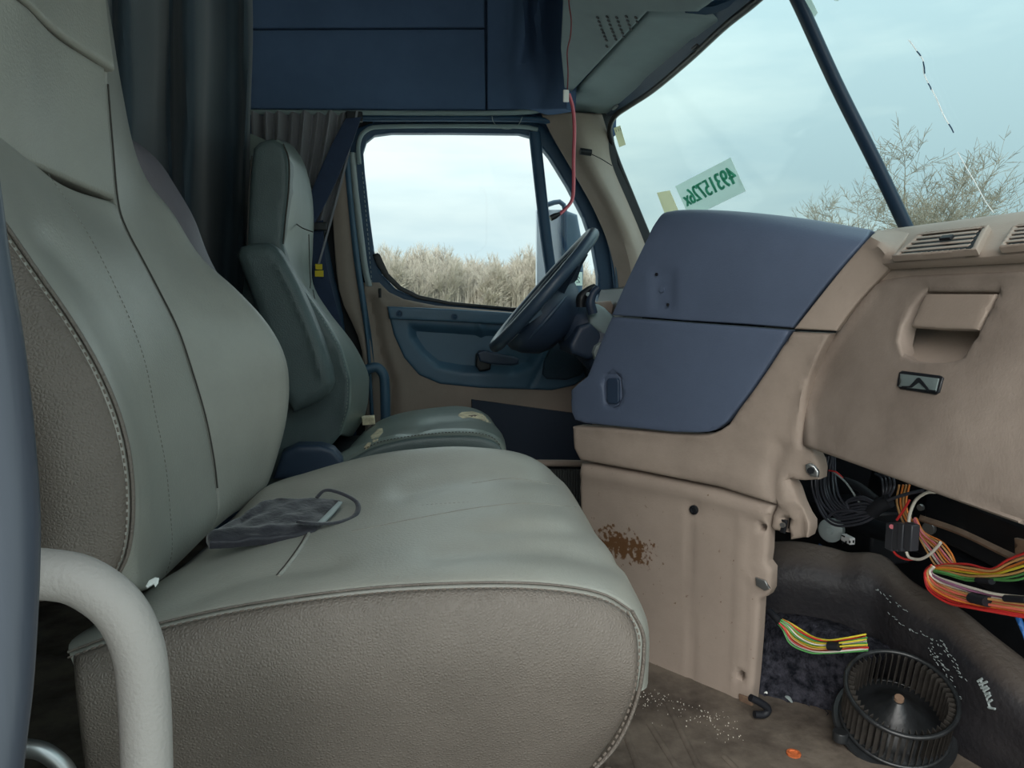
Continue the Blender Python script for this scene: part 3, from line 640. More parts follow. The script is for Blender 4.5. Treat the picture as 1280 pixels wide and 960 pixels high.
# cushion
C = ((0, 1.76, 0), 0)
d0 = [(400, 594), (440, 573), (470, 558), (520, 547), (580, 544), (610, 548), (628, 560), (631, 590)]
d1 = [(400, 580), (440, 561), (470, 549), (520, 539), (580, 536), (612, 541), (631, 556), (633, 588)]
d2 = [(425, 570), (450, 552), (480, 541), (530, 530), (580, 526), (612, 532), (630, 548), (632, 585)]
d3 = [(440, 555), (465, 535), (500, 522), (540, 516), (580, 515), (606, 520), (624, 540), (628, 570)]
d4 = [(455, 540), (480, 524), (510, 515), (545, 510), (575, 508), (600, 514), (615, 528), (620, 560)]
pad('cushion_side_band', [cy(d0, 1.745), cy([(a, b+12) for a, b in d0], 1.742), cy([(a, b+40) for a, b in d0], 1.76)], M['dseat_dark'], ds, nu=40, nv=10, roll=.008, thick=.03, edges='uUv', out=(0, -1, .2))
dc = pad('seat_cushion', [cy(d0, 1.748), cy(d1, 1.77), cy(d2, 1.92), cy(d3, 2.05), cy(d4, 2.2), cy([(a, b+18) for a, b in d4], 2.25)], M['dseat'], ds, nu=40, nv=36, roll=.010, thick=.04, edges='uUv', out=(0, 0, 1), disp=gr([([(505, 545), (540, 528), (575, 524), (600, 522)], 5, -.006)]))
stitches([(455, 561), (480, 551), (530, 543), (580, 540), (612, 545), (626, 557)], 1.75, .008, .001, 'seamdark', .010, ds)
for pl_, m_ in [([(474, 522), (482, 520), (490, 524), (502, 526), (508, 524), (503, 529), (492, 530), (484, 534), (479, 530), (480, 526)], 'foam'),
                ([(463, 545), (468, 541), (472, 536), (478, 535), (479, 540), (475, 545), (472, 551), (466, 553)], 'foam'),
                ([(455, 559), (460, 553), (464, 553), (462, 559), (457, 562)], 'foam'),
                ([(572, 519), (577, 515), (590, 514), (602, 517), (609, 522), (614, 529), (608, 528), (600, 524), (588, 522), (578, 523)], 'foam'),
                ([(580, 518), (594, 517.5), (604, 521), (598, 522), (586, 520.5)], 'brown')]:
    o = patch('foam_tear', dc, pl_, M[m_], ds, lift=.006 if m_ == 'brown' else .004)
    if o: o['label'] = 'torn patch of leather showing yellowed foam'
box('seat_pedestal', (-.02, 2.0, .2), (.36, .36, .36), M['black'], ds, bev=.03)
rc = relief('recliner_cover', [(340, 600), (352, 566), (372, 557), (400, 557), (416, 562), (428, 575), (432, 600)], ((0, 1.72, 0), np.array([0, -1, 0.])), mat('recliner_plastic', c8(50, 66, 86), .45), ds, step=.01, roll=.01, thick=.04)
lab(rc, 'blue-grey plastic cover beside the seat')
arp = ((0, 1.70, 0), np.array([0, -1, 0.]))
relief('armrest', [(294, 318), (299, 308), (316, 303), (336, 303), (346, 310), (357, 326), (372, 354), (388, 390), (402, 425), (413, 460), (417, 480), (413, 492), (398, 504), (378, 513), (366, 518), (352, 495), (335, 440), (315, 375)], arp, M['dseat_dark'], ds, step=.010, roll=.022, thick=.06, disp=ridges([([(416, 484), (396, 502), (372, 512)], 3, -.004), ([(350, 330), (372, 375), (392, 425), (402, 470)], 5, .004)]))
# tan and black handle loop beside the door
tag(tube('door_grab_handle', cy([(458, 462), (470, 459), (478, 466), (481, 480), (482, 530), (482, 570)], 2.38), .016, M['doorins'], ns=12, n=40), 'blue-grey curved grab handle low beside the far door panel', 'grab handle')
tag(relief('foam_block', [(452, 522), (468, 521), (469, 531), (453, 532)], ((0, 2.1, 0), np.array([0, -1, 0.])), M['foam'], step=.01, roll=.003, thick=.03), 'small yellowed foam scrap behind the torn driver cushion', 'foam scrap')

# ------------------------------------------------------------------ curtains, belt
wx = np.array([100, 112, 128, 140, 152, 163, 176, 190, 200, 212, 222, 232, 243, 253, 262, 275, 288, 298, 306, 312, 314, 306])
wd = np.array([.03, 0, .02, .04, .015, 0, .01, .03, .05, .06, .03, 0, -.012, .0, .035, .045, .04, .02, -.005, .0, .02, .05])
cs = []
for py in (-60, 40, 140, 240, 340, 440):
    row = []
    for i, (x, d) in enumerate(zip(wx, wd)):
        xs = x+(0 if py < 200 else (py-200)*-.03)+2*math.sin(py*.02+i)
        f = (x-100)/214; Y = 1.40+f*.78
        p = P(xs, py, Y=Y); v = nrm(p-CAM); row.append(p+v*d*2.2*(1+.15*math.sin(py*.013+i*.7)))
    cs.append(row)
cur = pad('curtain', cs, M['curtain'], nu=120, nv=26, roll=.004, thick=.004, edges='')
tag(cur, 'tall dark sleeper curtain hanging in deep folds between the two seats', 'curtain')
# pleated window curtain gathered towards the belt
npl = 8; tops = np.linspace(318, 446, npl*2+1); bots = np.linspace(322, 398, npl*2+1)
cs = []
for f in (0, .03, .1, .25, .45, .7, 1.0):
    row = []
    for i in range(npl*2+1):
        x = tops[i]+(bots[i]-tops[i])*f**1.15; y = 141+f*(190+0*i); amp = .024*(1-.3*f)
        row.append(P(x, y, Y=2.42)+np.array([0, (amp if i % 2 else -amp)*(1.0+.5*math.sin(i*1.7)), 0]))
    cs.append(row)
c2 = pad('window_curtain', cs, M['curtain2'], nu=150, nv=16, roll=.003, thick=.003, edges='')
tag(c2, 'grey pleated window curtain gathered behind the driver headrest', 'curtain')
sb = thing('seat_belt', 'dark blue seat belt webbing running from the door pillar down behind the driver seat', 'seat belt', P(415, 215, Y=2.36))
pad('webbing', [cy([(432, 148), (415, 180), (395, 225), (372, 285)], 2.36), cy([(452, 146), (436, 190), (414, 240), (388, 290)], 2.36)], M['belt'], sb, nu=16, nv=5, roll=.0015, thick=.002)
pad('webbing', [cy([(384, 280), (388, 330), (400, 400)], 2.40), cy([(404, 275), (408, 330), (428, 410)], 2.40)], M['belt'], sb, nu=16, nv=5, roll=.0015, thick=.002)
box('belt_anchor', P(443, 146, Y=2.40), (.05, .02, .03), M['black'], sb)
box('belt_guide', P(398, 283, Y=2.37), (.05, .02, .025), M['black'], sb)
yl = thing('belt_label', 'small yellow two-piece label on the dark belt behind the driver seat', 'label', P(399, 338, Y=2.37))
for (a, b) in [((394, 330), (403, 337)), ((393.5, 338), (404.5, 346))]:
    p, q = P(*a, Y=2.37), P(*b, Y=2.37); box('label_half', (p+q)/2, (abs(q[0]-p[0]), .004, abs(p[2]-q[2])), M['yellow'], yl, bev=.001)

# ------------------------------------------------------------------ steering wheel and column
Cw = P(679, 363, Y=2.03); U_ = nrm((.66, 0, .75)); V_ = nrm((.14, .99, 0)); U_ = nrm(U_-V_*(U_@V_)); A_ = np.cross(U_, V_)
A_ = A_ if A_[0] < 0 else -A_
sw = thing('steering_wheel', 'dark blue-grey four-spoke steering wheel seen edge-on by the far window', 'steering wheel', Cw)
rr = .205
tube('rim', [Cw+rr*(math.cos(t)*U_+math.sin(t)*V_) for t in np.linspace(0, 2*math.pi, 24, endpoint=False)], .0165, M['wheel'], sw, ns=14, n=90, closed=True)
tube('rim_highlight', [Cw+A_*.006+(rr-.0155)*(math.cos(t)*U_+math.sin(t)*V_) for t in np.linspace(0, 2*math.pi, 24, endpoint=False)], .0016, M['greylt'], sw, ns=6, n=90, closed=True)  # pale line put in for the highlight along the rim
disc('hub', Cw-U_*.052, A_, .1, .1, M['wheelin'], sw, ns=40, prof=[(0, -.125), (.06, -.122), (.09, -.105), (.118, -.07), (.130, -.04), (.127, -.022), (.11, -.014), (.06, -.010), (0, -.008)])
tube('hub_ridge', [Cw-U_*.052-A_*.05+.125*(math.cos(t)*U_*.9+math.sin(t)*V_) for t in np.linspace(-2.6, -.6, 12)], .006, M['wheel'], sw, ns=8)
for s in (35, 145, 215, 325):
    t = math.radians(s-0); d = math.cos(t)*V_*1+math.sin(t)*U_; e_ = np.cross(d, A_)
    p0 = Cw-A_*.03+d*.07; p1 = Cw-A_*.012+d*.14; p2 = Cw+d*.198; w = [.05, .032, .028]
    pad('spoke', [[p0-e_*w[0], p1-e_*w[1], p2-e_*w[2]], [p0+A_*.006, p1+A_*.006, p2+A_*.004], [p0+e_*w[0], p1+e_*w[1], p2+e_*w[2]]], M['wheelin'], sw, nu=10, nv=8, roll=.006, thick=.014, out=A_)
sc = thing('steering_column', 'blue-grey column shroud joining steering wheel to dash', 'steering column', P(740, 410, Y=2.0))
c0 = Cw-A_*.10; c1 = P(770, 445, Y=1.98); ax = nrm(c1-c0)
disc('lower_shroud', c0, ax, .07, .3, M['wheelin'], sc, ns=28, prof=[(0, 0), (.052, 0), (.06, .01), (.075, .06), (.08, .13), (.075, .2), (0, .2)])
relief('upper_shroud', [(737, 392), (742, 381), (748, 380), (757, 385), (768, 397), (768, 418), (756, 421), (738, 405)], ((0, 1.92, 0), np.array([0, -1, 0.])), M['liner_lo'], sc, step=.008, roll=.008, thick=.10)
relief('lower_cover', [(712, 432), (724, 408), (738, 403), (758, 422), (748, 446), (735, 450), (715, 442)], ((0, 1.92, 0), np.array([0, -1, 0.])), M['wheelin'], sc, step=.008, roll=.01, thick=.12)
relief('ignition_ring', [(742, 441), (745, 433), (752, 428), (757, 430), (752, 445), (745, 450)], ((0, 1.90, 0), np.array([0, -1, 0.])), M['greylt'], sc, step=.004, roll=.003, thick=.02)
tube('stalk', cy([(741, 392), (738, 378), (742, 366), (748, 360)], 1.90), [.013, .013, .011, .010], M['wheelin'], sc, ns=10)
tube('stalk', cy([(726, 384), (727, 372), (736, 362), (744, 357)], 1.92), [.013, .014, .010, .006], M['black'], sc, ns=10)
disc('stalk_ring', P(735, 368, Y=1.90), (0, -1, 0), .006, .004, M['greylt'], sc, ns=12)
relief('dash_end_cap', [(744, 378), (764, 376), (768, 384), (768, 398), (752, 388), (745, 386)], ((0, 2.1, 0), np.array([0, -1, 0.])), M['tan'], sc, step=.01, roll=.005, thick=.03)

# ------------------------------------------------------------------ grab handle, door seal (foreground)
gh = tube('grab_handle', cy([(-90, 717), (0, 716), (60, 718), (105, 728), (148, 760), (172, 808), (180, 865), (184, 960), (186, 1100), (186, 1300)], .42), .0135, M['tube'], ns=20, n=90)
tag(gh, 'bent grey textured grab handle tube in the lower left foreground', 'grab handle')
struct(tube('door_seal', cy([(-90, 60), (-52, 200), (-34, 320), (-12, 450), (4, 600), (7, 700), (0, 850), (-12, 960), (-30, 1150)], .2), .0075, M['seal'], ns=16, n=60))
# floor rail under the seat corner
tag(tube('seat_rail', cy([(30, 935), (55, 940), (80, 960), (90, 985)], .66), .008, M['metal'], ns=10), 'dull metal rail end in the dark below the seat, bottom left', 'rail')
# ------------------------------------------------------------------ dashboard
SN = nrm((-.5, -.359, 0)); SP = ((.427, 1.59, .7), SN)
GN = nrm((-.30, 0, .08)); GP = ((.72, 1.0, .52), GN)
def cs_(pts, o=0.0): return [P(a, b, pl=off(SP, o)) for a, b in pts]
def cg_(pts, o=0.0): return [P(a, b, pl=off(GP, o)) for a, b in pts]
dash = thing('dashboard', 'tan and slate-blue dashboard wrapping from glovebox side to the driver side', 'dashboard', (.75, 1.2, .5))
# slate upper panel: rows bottom to top, its top rolls away from us
def blob(lst):
    def f(G):
        sh = G.shape[:-1]; q = proj(G.reshape(-1, 3)); h = np.zeros(len(q))
        for (x0, y0, x1, y1, soft, a) in lst:
            dx = np.maximum(np.maximum(x0-q[:, 0], q[:, 0]-x1), 0); dy = np.maximum(np.maximum(y0-q[:, 1], q[:, 1]-y1), 0)
            h += a*np.exp(-(dx*dx+dy*dy)/soft**2)
        return h.reshape(sh)
    return f
up = [cs_([(764, 394), (800, 396.5), (860, 401), (925, 405), (990, 410)]),
      cs_([(776, 366), (810, 366), (870, 370), (945, 372), (1022, 368)], .004),
      cs_([(791, 334), (825, 334), (890, 334), (970, 335), (1050, 334)], .004),
      cs_([(806, 303), (835, 300), (900, 300), (985, 304), (1074, 307)], -.006),
      cs_([(818, 279), (842, 275), (910, 275), (995, 282), (1085, 294)], -.030),
      cs_([(834, 265), (860, 262), (920, 264), (1005, 273), (1091, 287.5)], -.085)]
last = np.array(up[-1]); up.append(last+[.10, .10, -.01])
pad('upper_slate_panel', up, M['navy'], dash, nu=50, nv=40, roll=.004, thick=.02, edges='uUv', disp=blob([(820, 340, 838, 384, 5, -.005)]))
for q in [(821, 343), (835, 381)]:
    disc('screw_hole', P(*q, pl=off(SP, .003)), SN, .0035, .002, M['rubber'], dash, ns=10)
disc('rivet_dimple', P(828, 362, pl=off(SP, .000)), SN, .006, .003, M['navy'], dash, ns=12)
low = [(764, 396.5), (800, 399), (860, 403.5), (925, 408), (987, 413), (975, 432), (955, 463), (935, 492), (918, 514), (908, 527), (897, 536), (885, 540), (870, 541), (840, 540), (800, 536), (760, 532), (730, 529), (718, 525), (714, 515), (713, 500), (713, 488), (722, 480), (734, 470), (740, 455), (752, 424)]
relief('lower_slate_door', low, off(SP, .002), M['navy'], dash, step=.012, roll=.004, thick=.02, holes=[[(755, 472), (760, 467), (771, 467), (776, 473), (777, 485), (777, 498), (773, 507), (766, 510), (759, 507), (755, 500), (754, 485)]])
relief('latch_surround', [(755, 472), (760, 467), (771, 467), (776, 473), (777, 485), (777, 498), (773, 507), (766, 510), (759, 507), (755, 500), (754, 485)], off(SP, -.003), M['navy'], dash, step=.004, roll=.002, thick=.01)
relief('door_latch', [(760, 473), (771, 473), (773, 476), (773, 502), (770, 505), (761, 505), (758, 502), (758, 476)], off(SP, .003), M['wheelin'], dash, step=.004, roll=.002, thick=.006)
# tan wedge between slate panel and glovebox
A0 = [(992, 411), (1026, 368), (1050, 338), (1067, 318), (1080, 303), (1089, 294), (1096, 287.5)]
A2 = [(1045, 414), (1061, 392), (1079, 370), (1097, 352), (1112, 337), (1126, 316), (1140, 292)]
A1 = [((a+c)/2, (b+d)/2) for (a, b), (c, d) in zip(A0, A2)]
w0, w1, w2 = np.array(cs_(A0, -.0)), np.array(cs_(A1, .002)), np.array(cs_(A2, .0))
w0[-1] = P(1096, 287.5, X=.86); w2[-1] = P(1140, 292, X=.865); w1[-1] = P(1118, 288, X=.87)
for i, d_ in ((-4, .004), (-3, .012), (-2, .020), (-1, .014)): w2[i] += SN*d_; w1[i] += SN*d_*.5
pad('tan_wedge', [w0, w1, w2], M['tan'], dash, nu=30, nv=14, roll=.004, thick=.016, edges='uvV', out=SN)
# brow of the dash running to the passenger door
pr = [(.796, .820), (.783, .828), (.785, .838), (.800, .849), (.83, .869), (.86, .886), (.90, .899), (.98, .908), (1.10, .910)]
ys = [1.22, 1.14, 1.06, .95, .8, .6, .3, .14]; dxs = [.10, .02, .0, 0, 0, 0, 0, 0]
cs = []
for i, y in enumerate(ys):
    cs.append([np.array([x+dxs[i]*[1, 1, 1, .85, .55, .25, 0, 0, 0][k], y+(.0 if i else .0+(x-.79)*.55), z]) for k, (x, z) in enumerate(pr)])
slots = [(1143, 291, 1236, 281, 1222, 309, 1113, 321), (1262, 283, 1330, 276, 1330, 300, 1248, 307)]
pad('dash_brow', cs, M['tan'], dash, nu=50, nv=40, roll=.004, thick=.02, edges='u', out=(-1, 0, 1))
# face below the brow, behind the glovebox lid
relief('brow_underside', [(.80, .14, .80), (.80, 1.1, .80), (.79, 1.1, .828), (.79, .14, .828)], ((.797, .5, .81), nrm((-1, 0, .1))), M['tan_dirty'], dash, three_d=True, step=.05, roll=0, thick=.01)
# vents
def vent(q, nslat, label):
    # q: four pixel corners on the brow top plane
    VPL = ((.80, 1, .849), nrm((-.555, 0, .832)))
    c = [P(*p, pl=off(VPL, .0075)) for p in q]
    v = thing('dash_vent', label, 'air vent', np.mean(c, 0))
    relief('vent_frame', [q[0], q[1], q[2], q[3]], off(VPL, .010), M['tan'], v, step=.01, roll=.002, thick=.008,
           holes=[[tuple(np.mean(q, 0)+(np.array(p)-np.mean(q, 0))*np.array([.86, .84])) for p in q]])
    relief('vent_well', [tuple(np.mean(q, 0)+(np.array(p)-np.mean(q, 0))*.9) for p in q], off(VPL, .005), M['rubber'], v, step=.03, roll=0, thick=.004)
    a, b, c_, d = c
    for k in range(nslat):
        t = .14+.72*k/(nslat-1); l = a+(d-a)*t; r_ = b+(c_-b)*t; ctr = (l+r_)/2; e1 = nrm(r_-l); e3 = nrm(VPL[1]); e2 = np.cross(e3, e1)
        ax = [e1, e2, e3]
        box('slat', ctr+e3*.0012, (np.linalg.norm(r_-l)*.83, np.linalg.norm(d-a)*.085, .0015), M['tan'], v, ax=ax, bev=.0006)
    box('tab', a+(c_-a)*.56+nrm(VPL[1])*.005, (.022, .010, .005), M['rubber'], v, ax=[nrm(b-a), nrm(d-a), VPL[1]], bev=.001)
    return v
vent([(1148, 290), (1236, 280), (1220, 311), (1114, 320)], 5, 'left slatted tan air vent on top of the dash beside the windscreen divider')
vent([(1266, 280), (1345, 272), (1352, 298), (1248, 308)], 5, 'slatted air vent on the dash top cut by the right picture edge')
# big lower tan casting with bracket
tl = [(716, 533), (722, 533), (760, 535), (800, 539), (840, 543), (870, 544), (887, 543), (900, 538), (911, 530), (922, 513), (940, 489), (960, 460), (978, 432), (990, 415), (1037, 417), (1026, 438), (1013, 470), (1006, 500), (1003, 530), (1002, 556), (1016, 566), (1022, 577), (1024, 588), (1023, 600), (1005, 601), (985, 599), (992, 612), (998, 630), (1005, 645), (1011, 654), (1011, 664), (1008, 673), (984, 677), (984, 668), (974, 667), (964, 665), (960, 660), (963, 645), (972, 631), (945, 622), (900, 608), (850, 598), (800, 588), (760, 581), (727, 575), (720, 560)]
relief('lower_tan_casting', tl, off(SP, .0), M['tan_dirty'], dash, step=.010, roll=.007, thick=.03,
       disp=addf(ridges([([(1034, 425), (1018, 452), (1003, 490), (996, 530), (993, 556)], 4, .004), ([(726, 560), (800, 575), (900, 596), (968, 616)], 26, .010), ([(975, 560), (965, 585), (968, 620)], 8, -.008), ([(985, 600), (996, 640)], 5, -.004), ([(720, 533), (800, 541), (880, 547), (912, 534)], 3, .003)]), blob([(960, 640, 1000, 676, 6, -.010)])),
       holes=[[(976, 649), (984, 650), (981, 667), (974, 666)]])
relief('edge_bracket', [(1006, 581), (1012, 579), (1018, 583), (1023, 590), (1022, 597), (1013, 596), (1007, 590)], off(SP, .010), M['metal'], dash, step=.005, roll=.002, thick=.004)
disc('bracket_bolt', P(1014, 588, pl=off(SP, .014)), SN, .006, .004, M['black'], dash, ns=8)
relief('spring_clip', [(976, 649), (984, 651), (981, 667), (974, 665)], off(SP, -.012), M['black'], dash, step=.005, roll=.001, thick=.003)
disc('clip_hook', P(979, 656, pl=off(SP, -.006)), SN, .005, .004, M['metal'], dash, ns=10)
# glovebox lid
rightb = P(1280, 658, pl=GP); 
def onG(Y, Z): x = .72+(Z-.52)*.08/.30; return np.array([x, Y, Z])
lid2 = [(1003, 557), (1002, 540), (1004, 510), (1010, 483), (1020, 455), (1032, 433), (1046, 412), (1062, 388), (1078, 368), (1094, 354), (1110, 346), (1130, 342.5)]
lid = [P(a, b, pl=GP) for a, b in lid2]+[onG(.80, .812), onG(.5, .812), onG(.22, .812), onG(.20, .77), onG(.20, .52)]
zb = lid[0][2]
lid += [onG(.5, P(1280, 657, pl=GP)[2])] if False else [onG(.20, P(1280, 657, pl=GP)[2]), P(1280, 657, pl=GP), P(1150, 610, pl=GP)]
gb = thing('glovebox_lid', 'large smudged tan glovebox lid with recessed pull handle', 'glovebox', P(1150, 450, pl=GP))
hole = [(1155, 364), (1247, 364), (1235, 388), (1222, 415), (1208, 437), (1196, 449), (1183, 453), (1160, 453), (1140, 449), (1128, 441), (1124, 427), (1128, 408), (1138, 385)]
wearm = mat('smudged_tan_plastic', c8(152, 139, 129), .62, 260, .0004, 0, 4, col2=c8(126, 114, 105), spec=.3)
relief('lid_panel', lid, GP, wearm, gb, three_d=True, step=.010, roll=.006, thick=.018, holes=[[P(a, b, pl=GP) for a, b in hole]],
       disp=ridges([([(1040, 560), (1180, 612), (1300, 658)], 2.0, -.004), ([(1012, 556), (1010, 500), (1024, 458), (1060, 402), (1096, 360), (1140, 350), (1280, 341)], 5, .004), ([(1128, 408), (1124, 427), (1130, 441), (1142, 449), (1160, 454), (1186, 454)], 5, .003)]))
q0 = [(1139, 384), (1240, 384)]
cs = [cg_([(1140, 362), (1200, 362), (1256, 362)], -.045), cg_([(1122, 400), (1180, 405), (1240, 408)], -.060), cg_([(1118, 425), (1165, 434), (1224, 436)], -.038), cg_([(1120, 446), (1162, 459), (1212, 456)], -.004)]
pad('pull_recess', cs, M['tan'], gb, nu=20, nv=16, roll=.001, thick=.006, edges='')
relief('pull_flap', [(1157, 367), (1244, 367), (1233, 390), (1221, 412), (1180, 411), (1138, 408), (1146, 388)], off(GP, -.001), M['tan'], gb, step=.01, roll=.003, thick=.008)
relief('emblem_frame', [(1123, 465), (1127, 463), (1174, 469), (1178, 472), (1173, 490), (1168, 493), (1124, 486), (1120, 482)], off(GP, .003), M['black'], gb, step=.008, roll=.002, thick=.006)
relief('emblem_plate', [(1125, 467), (1173, 473), (1169, 489), (1123, 483)], off(GP, .0048), mat('emblem_grey', c8(104, 116, 116), .4), gb, step=.01, roll=.0005, thick=.002)
relief('emblem_mountain', [(1127, 482.5), (1137, 482.5), (1146, 472.5), (1149, 472), (1154, 478), (1161, 487), (1169, 488), (1169, 489.6), (1159, 488.6), (1152, 481), (1148, 477.5), (1139, 484.2), (1127, 484.2)], off(GP, .0062), M['black'], gb, step=.004, roll=0, thick=.0015)
# dash core so no light leaks through
V = [(.55, 1.70, .30), (.72, 1.46, .30), (1.16, 1.60, .30), (1.16, 2.42, .30), (.66, 2.42, .55)]; V += [(.62, 1.70, .80), (.80, 1.44, .80), (1.16, 1.45, .86), (1.16, 2.42, .86), (.72, 2.42, .80)]
mkobj('dash_core', V, [(0, 1, 2, 3, 4), (9, 8, 7, 6, 5)]+[(i, (i+1) % 5, (i+1) % 5+5, i+5) for i in range(5)], M['black'], dash, smooth=False)
# lower console panel
LP = off(SP, -.006)
lp = thing('console_kick_panel', 'tan lower console panel stained brown, loose at its right edge', 'console panel', P(850, 860, pl=LP))
lo = [(726, 579), (740, 580), (800, 591), (850, 601), (900, 611), (945, 624), (970, 632), (964, 642), (960, 655), (959, 690), (957, 704), (963, 712), (962, 738), (958, 746), (949, 750), (946, 800), (942, 850), (937, 897), (922, 892), (905, 884), (880, 874), (855, 864), (828, 852), (800, 840), (740, 818), (731, 760), (726, 680), (723, 610)]
tanst = mat('stained_tan_plastic', c8(150, 136, 125), .64, 240, .0004, .1, 5, spec=.3)
t = tanst.node_tree; nz = t.nodes.new('ShaderNodeTexNoise'); nz.inputs['Scale'].default_value = 90; nz.inputs['Detail'].default_value = 8
tco = t.nodes.new('ShaderNodeTexCoord'); vd = t.nodes.new('ShaderNodeVectorMath'); vd.operation = 'DISTANCE'; sc_ = P(776, 682, pl=LP)
mpp = t.nodes.new('ShaderNodeMapping'); mpp.inputs['Scale'].default_value = (1, 1, 2.4); t.links.new(tco.outputs['Object'], mpp.inputs[0]); t.links.new(mpp.outputs[0], vd.inputs[0]); vd.inputs[1].default_value = (sc_[0], sc_[1], sc_[2]*2.4)
mr = t.nodes.new('ShaderNodeMapRange'); mr.inputs['From Min'].default_value = .012; mr.inputs['From Max'].default_value = .13; mr.inputs['To Min'].default_value = .36; mr.inputs['To Max'].default_value = -.02
t.links.new(vd.outputs['Value'], mr.inputs[0]); ad = t.nodes.new('ShaderNodeMath'); ad.operation = 'ADD'; t.links.new(nz.outputs[0], ad.inputs[0]); t.links.new(mr.outputs[0], ad.inputs[1]); t.links.new(tco.outputs['Object'], nz.inputs[0])
rp = t.nodes.new('ShaderNodeValToRGB'); rp.color_ramp.elements[0].position = .66; rp.color_ramp.elements[0].color = (0, 0, 0, 1); rp.color_ramp.elements[1].position = .76; rp.color_ramp.elements[1].color = (1, 1, 1, 1); t.links.new(ad.outputs[0], rp.inputs[0])
BS = t.nodes['Principled BSDF']; src = BS.inputs['Base Color'].links[0].from_socket; mxx = t.nodes.new('ShaderNodeMix'); mxx.data_type = 'RGBA'; t.links.new(rp.outputs[0], mxx.inputs[0]); t.links.new(src, mxx.inputs[6]); mxx.inputs[7].default_value = (*c8(94, 66, 42), 1); t.links.new(mxx.outputs[2], BS.inputs['Base Color'])
relief('panel_body', lo, LP, tanst, lp, step=.011, roll=.010, thick=.02,
       holes=[[(948, 657), (953, 656), (956, 659), (954, 663), (949, 662)], [(922, 842), (926, 840), (928, 845), (926, 850), (922, 847)]],
       disp=addf(ridges([([(862, 650), (863, 760), (865, 868)], 2.2, -.004), ([(728, 590), (850, 612), (968, 644)], 9, .007), ([(928, 650), (924, 760), (915, 885)], 4, .003), ([(936, 728), (940, 716), (954, 712)], 2.5, .003), ([(918, 868), (926, 860), (940, 864)], 2.5, .003)]), blob([(864, 633, 872, 643, 4, -.004)])))
disc('screw', P(868, 637, pl=off(LP, .000)), SN, .0085, .004, M['black'], lp, ns=12, prof=[(.0095, 0), (.0095, .004), (.006, .005), (.005, .002), (0, .002)])
for k, (x, y) in enumerate([(951, 730), (930, 876)]):
    relief('metal_clip', [(x-7, y-8), (x+5, y-4), (x+11, y+6), (x+5, y+9), (x-6, y+2)], off(LP, .006), M['metal'] if k == 0 else M['brown'], lp, step=.006, roll=.001, thick=.003)
rl = tag(tube('rubber_loop', [P(938, 872, Y=1.19), P(950, 878, Y=1.19), P(960, 886, Y=1.19), P(955, 893, Y=1.19), P(943, 893, Y=1.19)], .007, M['rubber'], ns=8, n=30), 'black rubber loop hanging off the lower corner of the tan kick panel', 'rubber loop')

# ------------------------------------------------------------------ behind and below the glovebox
def X(a, b, x): return P(a, b, X=x)
# firewall insulation moulding on the floor
f0 = [(950, 678), (985, 676), (1020, 682), (1050, 690), (1080, 689), (1100, 697), (1130, 722), (1170, 752), (1210, 783), (1250, 817), (1300, 868), (1380, 960)]
xf = lambda a: float(np.interp(a, [950, 1000, 1050, 1100, 1170, 1280, 1380], [.78, .84, .90, .95, .975, 1.0, 1.0]))
cs = [[X(a, b, xf(a))+np.array([.07, 0, -.12]) for a, b in f0], [X(a, b, xf(a))+np.array([.035, 0, -.012]) for a, b in f0], [X(a, b+5, xf(a)) for a, b in f0],
      [X(a-2, b+22, xf(a)-.018) for a, b in f0], [X(a-6, b+50, xf(a)-.032) for a, b in f0], [X(a-12, b+90, xf(a)-.03) for a, b in f0]]
z5 = np.array(cs[-1]); z6 = z5.copy(); z6[:, 2] = -.005; z6[:, 0] += .01; cs.append(list((z5+z6)/2+[-.004, 0, 0])); cs.append(list(z6))
du = tag(pad('firewall_insulation', cs, M['duct'], nu=60, nv=40, roll=.005, thick=.02, edges='', disp=lambda G: .006*np.sin(G[..., 1]*14)+.003*np.sin(G[..., 1]*31+G[..., 2]*20)), 'curved dusty black insulation moulding sweeping from console to lower right', 'insulation')
# scuffs and paint mark on it
L_ = []
for (x0, y0, x1, y1, n_) in [(1164, 806, 1202, 876, 26), (1150, 790, 1185, 812, 10), (1175, 800, 1205, 850, 22), (1095, 735, 1135, 765, 12), (1110, 765, 1150, 795, 10), (1160, 810, 1185, 840, 14)]:
    for k in range(n_):
        t = k/n_; x = x0+(x1-x0)*t+random.uniform(-3, 3); y = y0+(y1-y0)*t+random.uniform(-3, 3)
        a, b = on(du, x, y), on(du, x+random.uniform(1, 3.5), y+random.uniform(.5, 3))
        if a is not None and b is not None: L_.append(tube(None, [a, (a+b)/2, b], .0007, None, ns=4, spline=False))
V, Fc = merge(L_); o = mkobj('scratch_marks', V, Fc, M['greylt'], du); o['kind'] = 'stuff'
L_ = []
for (p, q) in [((1222, 852), (1228, 848)), ((1224, 856), (1234, 852)), ((1226, 860), (1234, 858)), ((1229, 864), (1236, 860)), ((1231, 868), (1237, 866)), ((1233, 873), (1238, 869)), ((1235, 878), (1240, 875)), ((1235, 884), (1244, 886)), ((1226, 850), (1238, 886))]:
    a, b = on(du, *p), on(du, *q)
    if a is not None and b is not None: L_.append(tube(None, [a, (a+b)/2, b], .002, None, ns=5, spline=False))
V, Fc = merge(L_); lab(mkobj('chalk_mark', V, Fc, M['greylt'], du), 'pale blue-white paint scribble')
